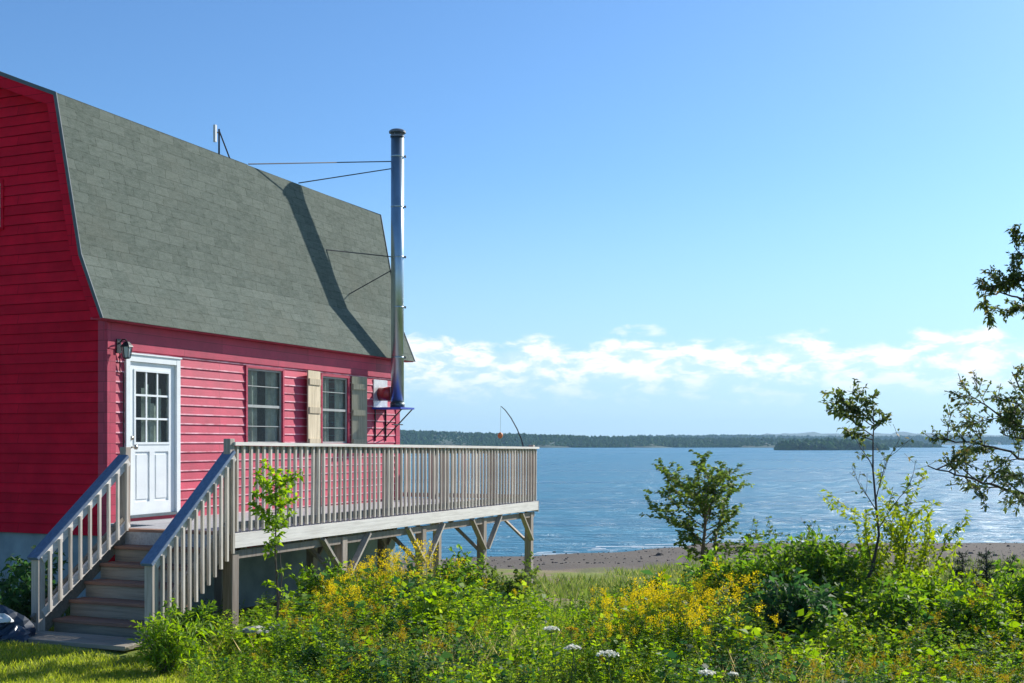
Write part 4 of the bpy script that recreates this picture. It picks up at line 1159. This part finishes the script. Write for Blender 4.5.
# ------------------------------------------------------------------ sky, sun, camera
EL, AZ = math.radians(31), math.radians(45)
w = bpy.data.worlds.new('World'); scene.world = w; w.use_nodes = True; nt = w.node_tree
bg = nt.nodes['Background']; sky = N(nt, 'ShaderNodeTexSky', sky_type='NISHITA', sun_disc=False)
sky.sun_elevation = EL; sky.sun_rotation = AZ; sky.altitude = 0; sky.air_density = 1.0; sky.dust_density = .4; sky.ozone_density = 2.2
tc = N(nt, 'ShaderNodeTexCoord'); sp = N(nt, 'ShaderNodeSeparateXYZ'); L(nt, tc.outputs['Generated'], sp.inputs[0])
az = math_(nt, 'ARCTAN2', sp.outputs[0], sp.outputs[1]); el = math_(nt, 'ARCSINE', sp.outputs[2])
cb = N(nt, 'ShaderNodeCombineXYZ'); L(nt, math_(nt, 'MULTIPLY', az, 13), cb.inputs[0]); L(nt, math_(nt, 'MULTIPLY', el, 32), cb.inputs[1])
n1 = noise(nt, cb.outputs[0], 1.0, 2, .5); n2 = noise(nt, cb.outputs[0], 2.3, 8, .60, .25)
deg = math_(nt, 'MULTIPLY', el, 57.2958)
topv = math_(nt, 'ADD', math_(nt, 'MULTIPLY', n1, 3.0), 3.7)          # cloud-top elevation in degrees
mr1 = N(nt, 'ShaderNodeMapRange', interpolation_type='SMOOTHSTEP'); L(nt, math_(nt, 'ADD', math_(nt, 'SUBTRACT', topv, deg), math_(nt, 'MULTIPLY', math_(nt, 'SUBTRACT', n2, .5), 2.4)), mr1.inputs[0]); mr1.inputs[1].default_value = 0; mr1.inputs[2].default_value = .9
mr2 = N(nt, 'ShaderNodeMapRange', interpolation_type='SMOOTHSTEP'); L(nt, math_(nt, 'ADD', deg, math_(nt, 'MULTIPLY', math_(nt, 'SUBTRACT', n2, .5), 3.0)), mr2.inputs[0]); mr2.inputs[1].default_value = 1.8; mr2.inputs[2].default_value = 4.2
mr3 = N(nt, 'ShaderNodeMapRange', interpolation_type='SMOOTHSTEP'); L(nt, n2, mr3.inputs[0]); mr3.inputs[1].default_value = .40; mr3.inputs[2].default_value = .58
cf = math_(nt, 'MULTIPLY', math_(nt, 'MULTIPLY', mr1.outputs[0], mr2.outputs[0]), math_(nt, 'ADD', math_(nt, 'MULTIPLY', mr3.outputs[0], .85), .22))
tint = mixc(nt, 1.0, sky.outputs[0], (.72, 1.05, 1.36), 'MULTIPLY')
hz = N(nt, 'ShaderNodeMapRange', interpolation_type='SMOOTHSTEP'); L(nt, deg, hz.inputs[0]); hz.inputs[1].default_value = 14; hz.inputs[2].default_value = -1; hz.inputs[4].default_value = .75
tint = mixc(nt, hz.outputs[0], tint, (4.9, 6.9, 8.6))
mx = mixc(nt, cf, tint, (10.2, 10.4, 10.8))
L(nt, mx, bg.inputs[0]); bg.inputs[1].default_value = .074

sd = bpy.data.lights.new('sun', 'SUN'); sd.energy = 4.75; sd.angle = math.radians(.5); sd.color = (1, .95, .87)
so = bpy.data.objects.new('sun', sd); COL.objects.link(so)
v = Vector((math.sin(AZ)*math.cos(EL), math.cos(AZ)*math.cos(EL), math.sin(EL))); so.rotation_euler = (-v).to_track_quat('-Z', 'Y').to_euler(); so.location = (20, 20, 30)

cd = bpy.data.cameras.new('camera'); cd.sensor_width = 36; cd.lens = 36*F/1024; cd.shift_y = 99.5/1024; cd.clip_end = 6000; cd.clip_start = .1
co = bpy.data.objects.new('camera', cd); COL.objects.link(co); co.location = (0, 0, EYE); co.rotation_euler = (PI/2, 0, 0); scene.camera = co
scene.view_settings.view_transform = 'Standard'; scene.view_settings.look = 'None'; scene.view_settings.exposure = 0.64; scene.view_settings.gamma = 1
scene.cycles.max_bounces = 8; scene.cycles.transparent_max_bounces = 8
